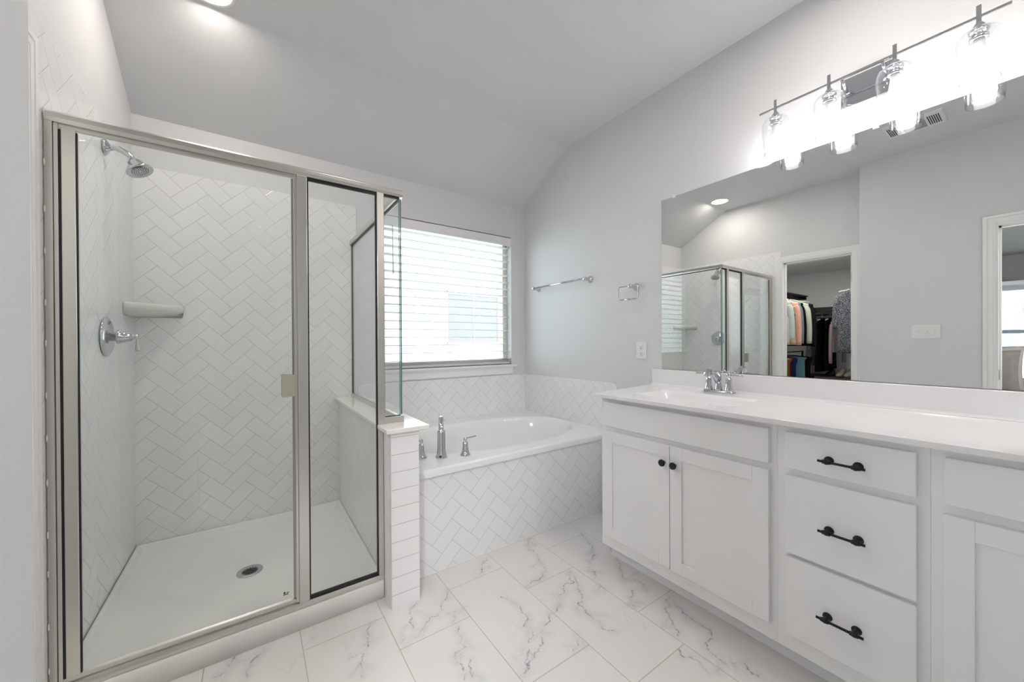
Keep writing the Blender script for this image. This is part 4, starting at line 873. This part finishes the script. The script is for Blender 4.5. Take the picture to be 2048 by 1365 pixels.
# lower tier: rack with folded and hanging things
lr = thing('lower_rod', (-1.75, 2.15, 0.0), 'low dark rod rack under the hanging jackets', 'clothes rack')
mb = MB(); mb.tube([(-2.42, 2.08, 1.029), (-0.98, 2.08, 1.029)], 0.008, 10)
for x in (-2.41, -0.99): mb.box(x-0.010, x+0.010, 2.07, 2.09, 0.0, 1.04, 0.002)
build('frame', mb, 'black', lr)
def hung(name, label, x, y, z, w, l, mat, rz=PI/2, seed=1, cat='garment', th=0.07):
    return garment(name, label, (x, y, z), rz, w, l, mat, 0.0, th, 0.02, seed=seed, cat=cat)
hung('trousers', 'olive trousers on the low rack by the closet doorway', -1.24, 2.08, 1.02, 0.46, 0.16, Fb['olive'], seed=21, cat='trousers')
hung('skirt', 'mustard suede skirt on the low rack', -1.34, 2.08, 1.02, 0.44, 0.50, Fb['must'], seed=22, cat='skirt')
hung('trousers', 'royal blue trousers on the low rack', -1.57, 2.08, 1.02, 0.42, 0.8, Fb['royal'], seed=23, cat='trousers')
hung('skirt', 'dark red skirt on the low rack between blue trousers and jeans', -1.45, 2.08, 1.02, 0.40, 0.6, Fb['red'], seed=24, cat='skirt')
hung('jeans', 'pale blue jeans on the low rack under the fleece jacket', -1.76, 2.08, 1.02, 0.50, 0.30, Fb['denim'], seed=25, cat='jeans')
hung('trousers', 'black trousers on the low rack, last of the row', -1.97, 2.08, 1.02, 0.50, 0.7, Fb['blk'], seed=26, cat='trousers')
# shoe rack with shoes
rk = thing('shoe_rack', (-2.70, 1.62, 0), 'dark low shoe rack against the far closet wall', 'shoe rack')
mb = MB()
for z in (0.06, 0.36, 0.66): mb.box(-2.89, -2.52, 0.95, 2.10, z, z+0.018, 0.001)
for y in (0.95, 1.52, 2.08): mb.box(-2.89, -2.52, y, y+0.018, 0.0, 0.67, 0.001)
build('frame', mb, 'darkwood', rk)
def shoe(x, y, z, mat, label, rz, group='shoes on the closet rack'):
    mb = MB(); q = []
    for t, w, h in ((0.0, 0.020, 0.05), (0.02, 0.030, 0.095), (0.07, 0.034, 0.10), (0.12, 0.034, 0.065), (0.18, 0.040, 0.05), (0.24, 0.036, 0.035), (0.265, 0.015, 0.018)):
        q.append([(t, -w, 0.0), (t, -w, h*0.6), (t, -w*0.5, h), (t, w*0.5, h), (t, w, h*0.6), (t, w, 0.0)])
    mb.loops(q, cap0=True, cap1=True); o = build('shoe', mb, mat, local=True); o.location = (x, y, z); o.rotation_euler = (0, 0, rz); tag(o, label, 'shoe', group); return o
M['cream'] = plain('cream_leather', (0.42, 0.40, 0.30), 0.5)
shoe(-2.80, 1.705, 0.679, 'cream', 'cream shoe on the rack, the one nearer the mauve shirt', 0.0)
shoe(-2.80, 1.615, 0.679, 'cream', 'cream shoe on the rack, the one nearer the speckled shirt', 0.0)
shoe(-2.80, 1.82, 0.679, 'black', 'black shoe on the rack beside the cream pair', 0.0)

# ================================================================== BEDROOM SLIVER
mb = MB()
mb.box(BX-0.09, BX-0.05, BY0, BY1, BZ0, BZ0+0.05); mb.box(BX-0.09, BX-0.05, BY0, BY1, BZ1-0.05, BZ1); mb.box(BX-0.10, BX-0.04, BY0, BY1, 1.275, 1.325)
mb.box(BX-0.09, BX-0.05, BY0, BY0+0.05, BZ0+0.05, BZ1-0.05); mb.box(BX-0.09, BX-0.05, BY1-0.05, BY1, BZ0+0.05, BZ1-0.05)
M['bframe'] = plain('bedroom_window_frame', (0.30, 0.32, 0.34), 0.5); w2 = struct('window_2', mb, 'bframe', 'bedroom window seen through the doorway in the mirror')
mb = MB(); mb.box(BX-0.072, BX-0.068, BY0+0.05, BY1-0.05, BZ0+0.05, BZ1-0.05); struct('window_glass', mb, 'wglass', None, w2)
rb = thing('raised_blind', (BX+0.03, -0.19, 1.94), 'white blind pulled up at the top of the bedroom window', 'window blind')
mb = MB(); mb.box(BX+0.002, BX+0.06, BY0-0.02, BY1+0.03, 1.955, 2.010, 0.004); build('valance', mb, 'plastic', rb)
mb = MB()
for k in range(9): mb.box(BX+0.008, BX+0.054, BY0, BY1, 1.878+k*0.0085, 1.878+k*0.0085+0.005, 0.001)
build('slats', mb, 'slat', rb)
M['linen'] = fabric('taupe_linen', (0.22, 0.195, 0.175), (0.16, 0.14, 0.125), 25); M['linen2'] = fabric('cream_linen', (0.34, 0.31, 0.29), (0.28, 0.26, 0.24), 25)
bd = thing('bed', (-2.4, -0.2, 0), 'bed with a beige mattress cover in the bedroom', 'bed')
mb = MB(); mb.box(-3.1, -1.35, -1.0, 0.72, 0.30, 0.62, 0.05, 4); build('mattress', mb, 'linen2', bd)
mb = MB(); mb.box(-3.12, -1.33, -1.02, 0.74, 0.08, 0.30, 0.01); build('base', mb, 'linen', bd)
for x, y in ((-3.08, -0.98), (-3.08, 0.68), (-1.39, -0.98), (-1.39, 0.68)):
    mb = MB(); mb.box(x, x+0.05, y, y+0.05, 0.0, 0.08, 0.004); build('leg', mb, 'darkwood', bd)
def pillow(name, c, rot, sx, sy, mat, label):
    b = bmesh.new(); n = 16
    for side in (1, -1):
        g = [[None]*(n+1) for _ in range(n+1)]
        for i in range(n+1):
            for j in range(n+1):
                u, v = -1+2*i/n, -1+2*j/n; h = 0.085*((1-u**4)*(1-v**4))**0.45; k = 1-0.06*(1-abs(v)**2)*abs(u)**6
                wr = 0.004*math.sin(9*u+5*v)*(1-u*u)
                g[i][j] = b.verts.new((u*sx*k, side*h+wr, v*sy*(1-0.06*(1-u*u)*abs(v)**6)))
        for i in range(n):
            for j in range(n):
                q = (g[i][j], g[i+1][j], g[i+1][j+1], g[i][j+1]); f = b.faces.new(q if side < 0 else q[::-1]); f.smooth = True
    bmesh.ops.remove_doubles(b, verts=b.verts, dist=1e-5); mb = MB(); mb.add(b); o = build(name, mb, mat, local=True); o.location = c; o.rotation_euler = rot; tag(o, label, 'pillow', 'pillows propped up on the bed'); return o
pillow('pillow', (-2.14, 0.45, 0.875), (0.0, 0.0, PI/2-0.1), 0.32, 0.25, 'linen2', 'pale cream pillow behind the taupe one, seen in the mirror')
pillow('pillow', (-1.90, 0.45, 0.855), (0.0, 0.0, PI/2-0.1), 0.30, 0.23, 'linen', 'wrinkled taupe pillow in front, seen at the mirror edge')
fl = thing('fill_lamp', (-1.05, -1.25, 2.38), 'added round fill light under the bedroom ceiling, out of view', 'fill lamp')  # added unseen lamp, throws soft fill through the doorway onto the cabinets
mb = MB(); mb.lathe([(0.20, 0.0), (0.205, -0.02), (0.19, -0.03), (0.0, -0.03)], (-1.05, -1.25, 2.38), seg=40); build('pan', mb, 'nickel', fl)
M['dome'] = emit_mat('fill_dome_glow', (0.96, 0.98, 1.0), 70.0)
mb = MB(); mb.lathe([(0.185, -0.031), (0.175, -0.060), (0.13, -0.092), (0.06, -0.110), (0.0, -0.114)], (-1.05, -1.25, 2.38), seg=40); build('dome', mb, 'dome', fl)
# tree and hedge outside the bedroom window
M['bark'] = plain('pale_bark', (0.30, 0.34, 0.38), 0.9, nz=0.3, scale=30); M['leafp'] = plain('pale_foliage', (0.52, 0.58, 0.56), 0.9, nz=0.4, scale=20)
te = thing('yard_tree', (-9.0, 0.62, -0.4), 'bare forked tree trunk outside the bedroom window', 'tree')
mb = MB(); mb.tube(bez([(-9.0, 0.75, -0.4), (-9.0, 0.66, 0.6), (-9.0, 0.50, 1.5), (-9.0, 0.42, 2.6), (-9.0, 0.46, 4.2)], 6), [0.24, 0.23, 0.22, 0.21, 0.20, 0.2]+[0.19]*19, 12); build('trunk', mb, 'bark', te)
for k, (y1, z1, s0) in enumerate(((-0.6, 3.6, 1.4), (1.5, 3.4, 1.9), (-0.2, 4.2, 2.4))):
    mb = MB(); mb.tube(bez([(-9.0, 0.46, s0), (-9.0, 0.46+(y1-0.46)*0.5, s0+(z1-s0)*0.45), (-9.0, y1, z1)], 6), [0.11-0.005*i for i in range(13)], 10); build('branch', mb, 'bark', te)
b = bmesh.new(); rnd = random.Random(5)
for k in range(2600):
    x, y, z = -8.0+rnd.uniform(-0.5, 0.5), rnd.uniform(-2.5, 3.0), -0.4+abs(rnd.gauss(0, 0.75)); s = rnd.uniform(0.02, 0.06)
    m = Matrix.Translation((x, y, min(z, 1.5))) @ Matrix.Rotation(rnd.uniform(0, 6), 4, 'X') @ Matrix.Rotation(rnd.uniform(0, 6), 4, 'Z')
    vs = [b.verts.new(m @ Vector(p)) for p in ((-s, -s*0.5, 0), (s, -s*0.5, 0.01), (s, s*0.5, 0), (-s, s*0.5, 0.01))]; b.faces.new(vs)
mb = MB(); mb.add(b); hg = build('hedge_foliage', mb, 'leafp'); tag(hg, 'pale leafy hedge in front of the tree', 'hedge', kind='stuff')

# tidy helper keys
for o in bpy.data.objects:
    if '_o' in o: del o['_o']
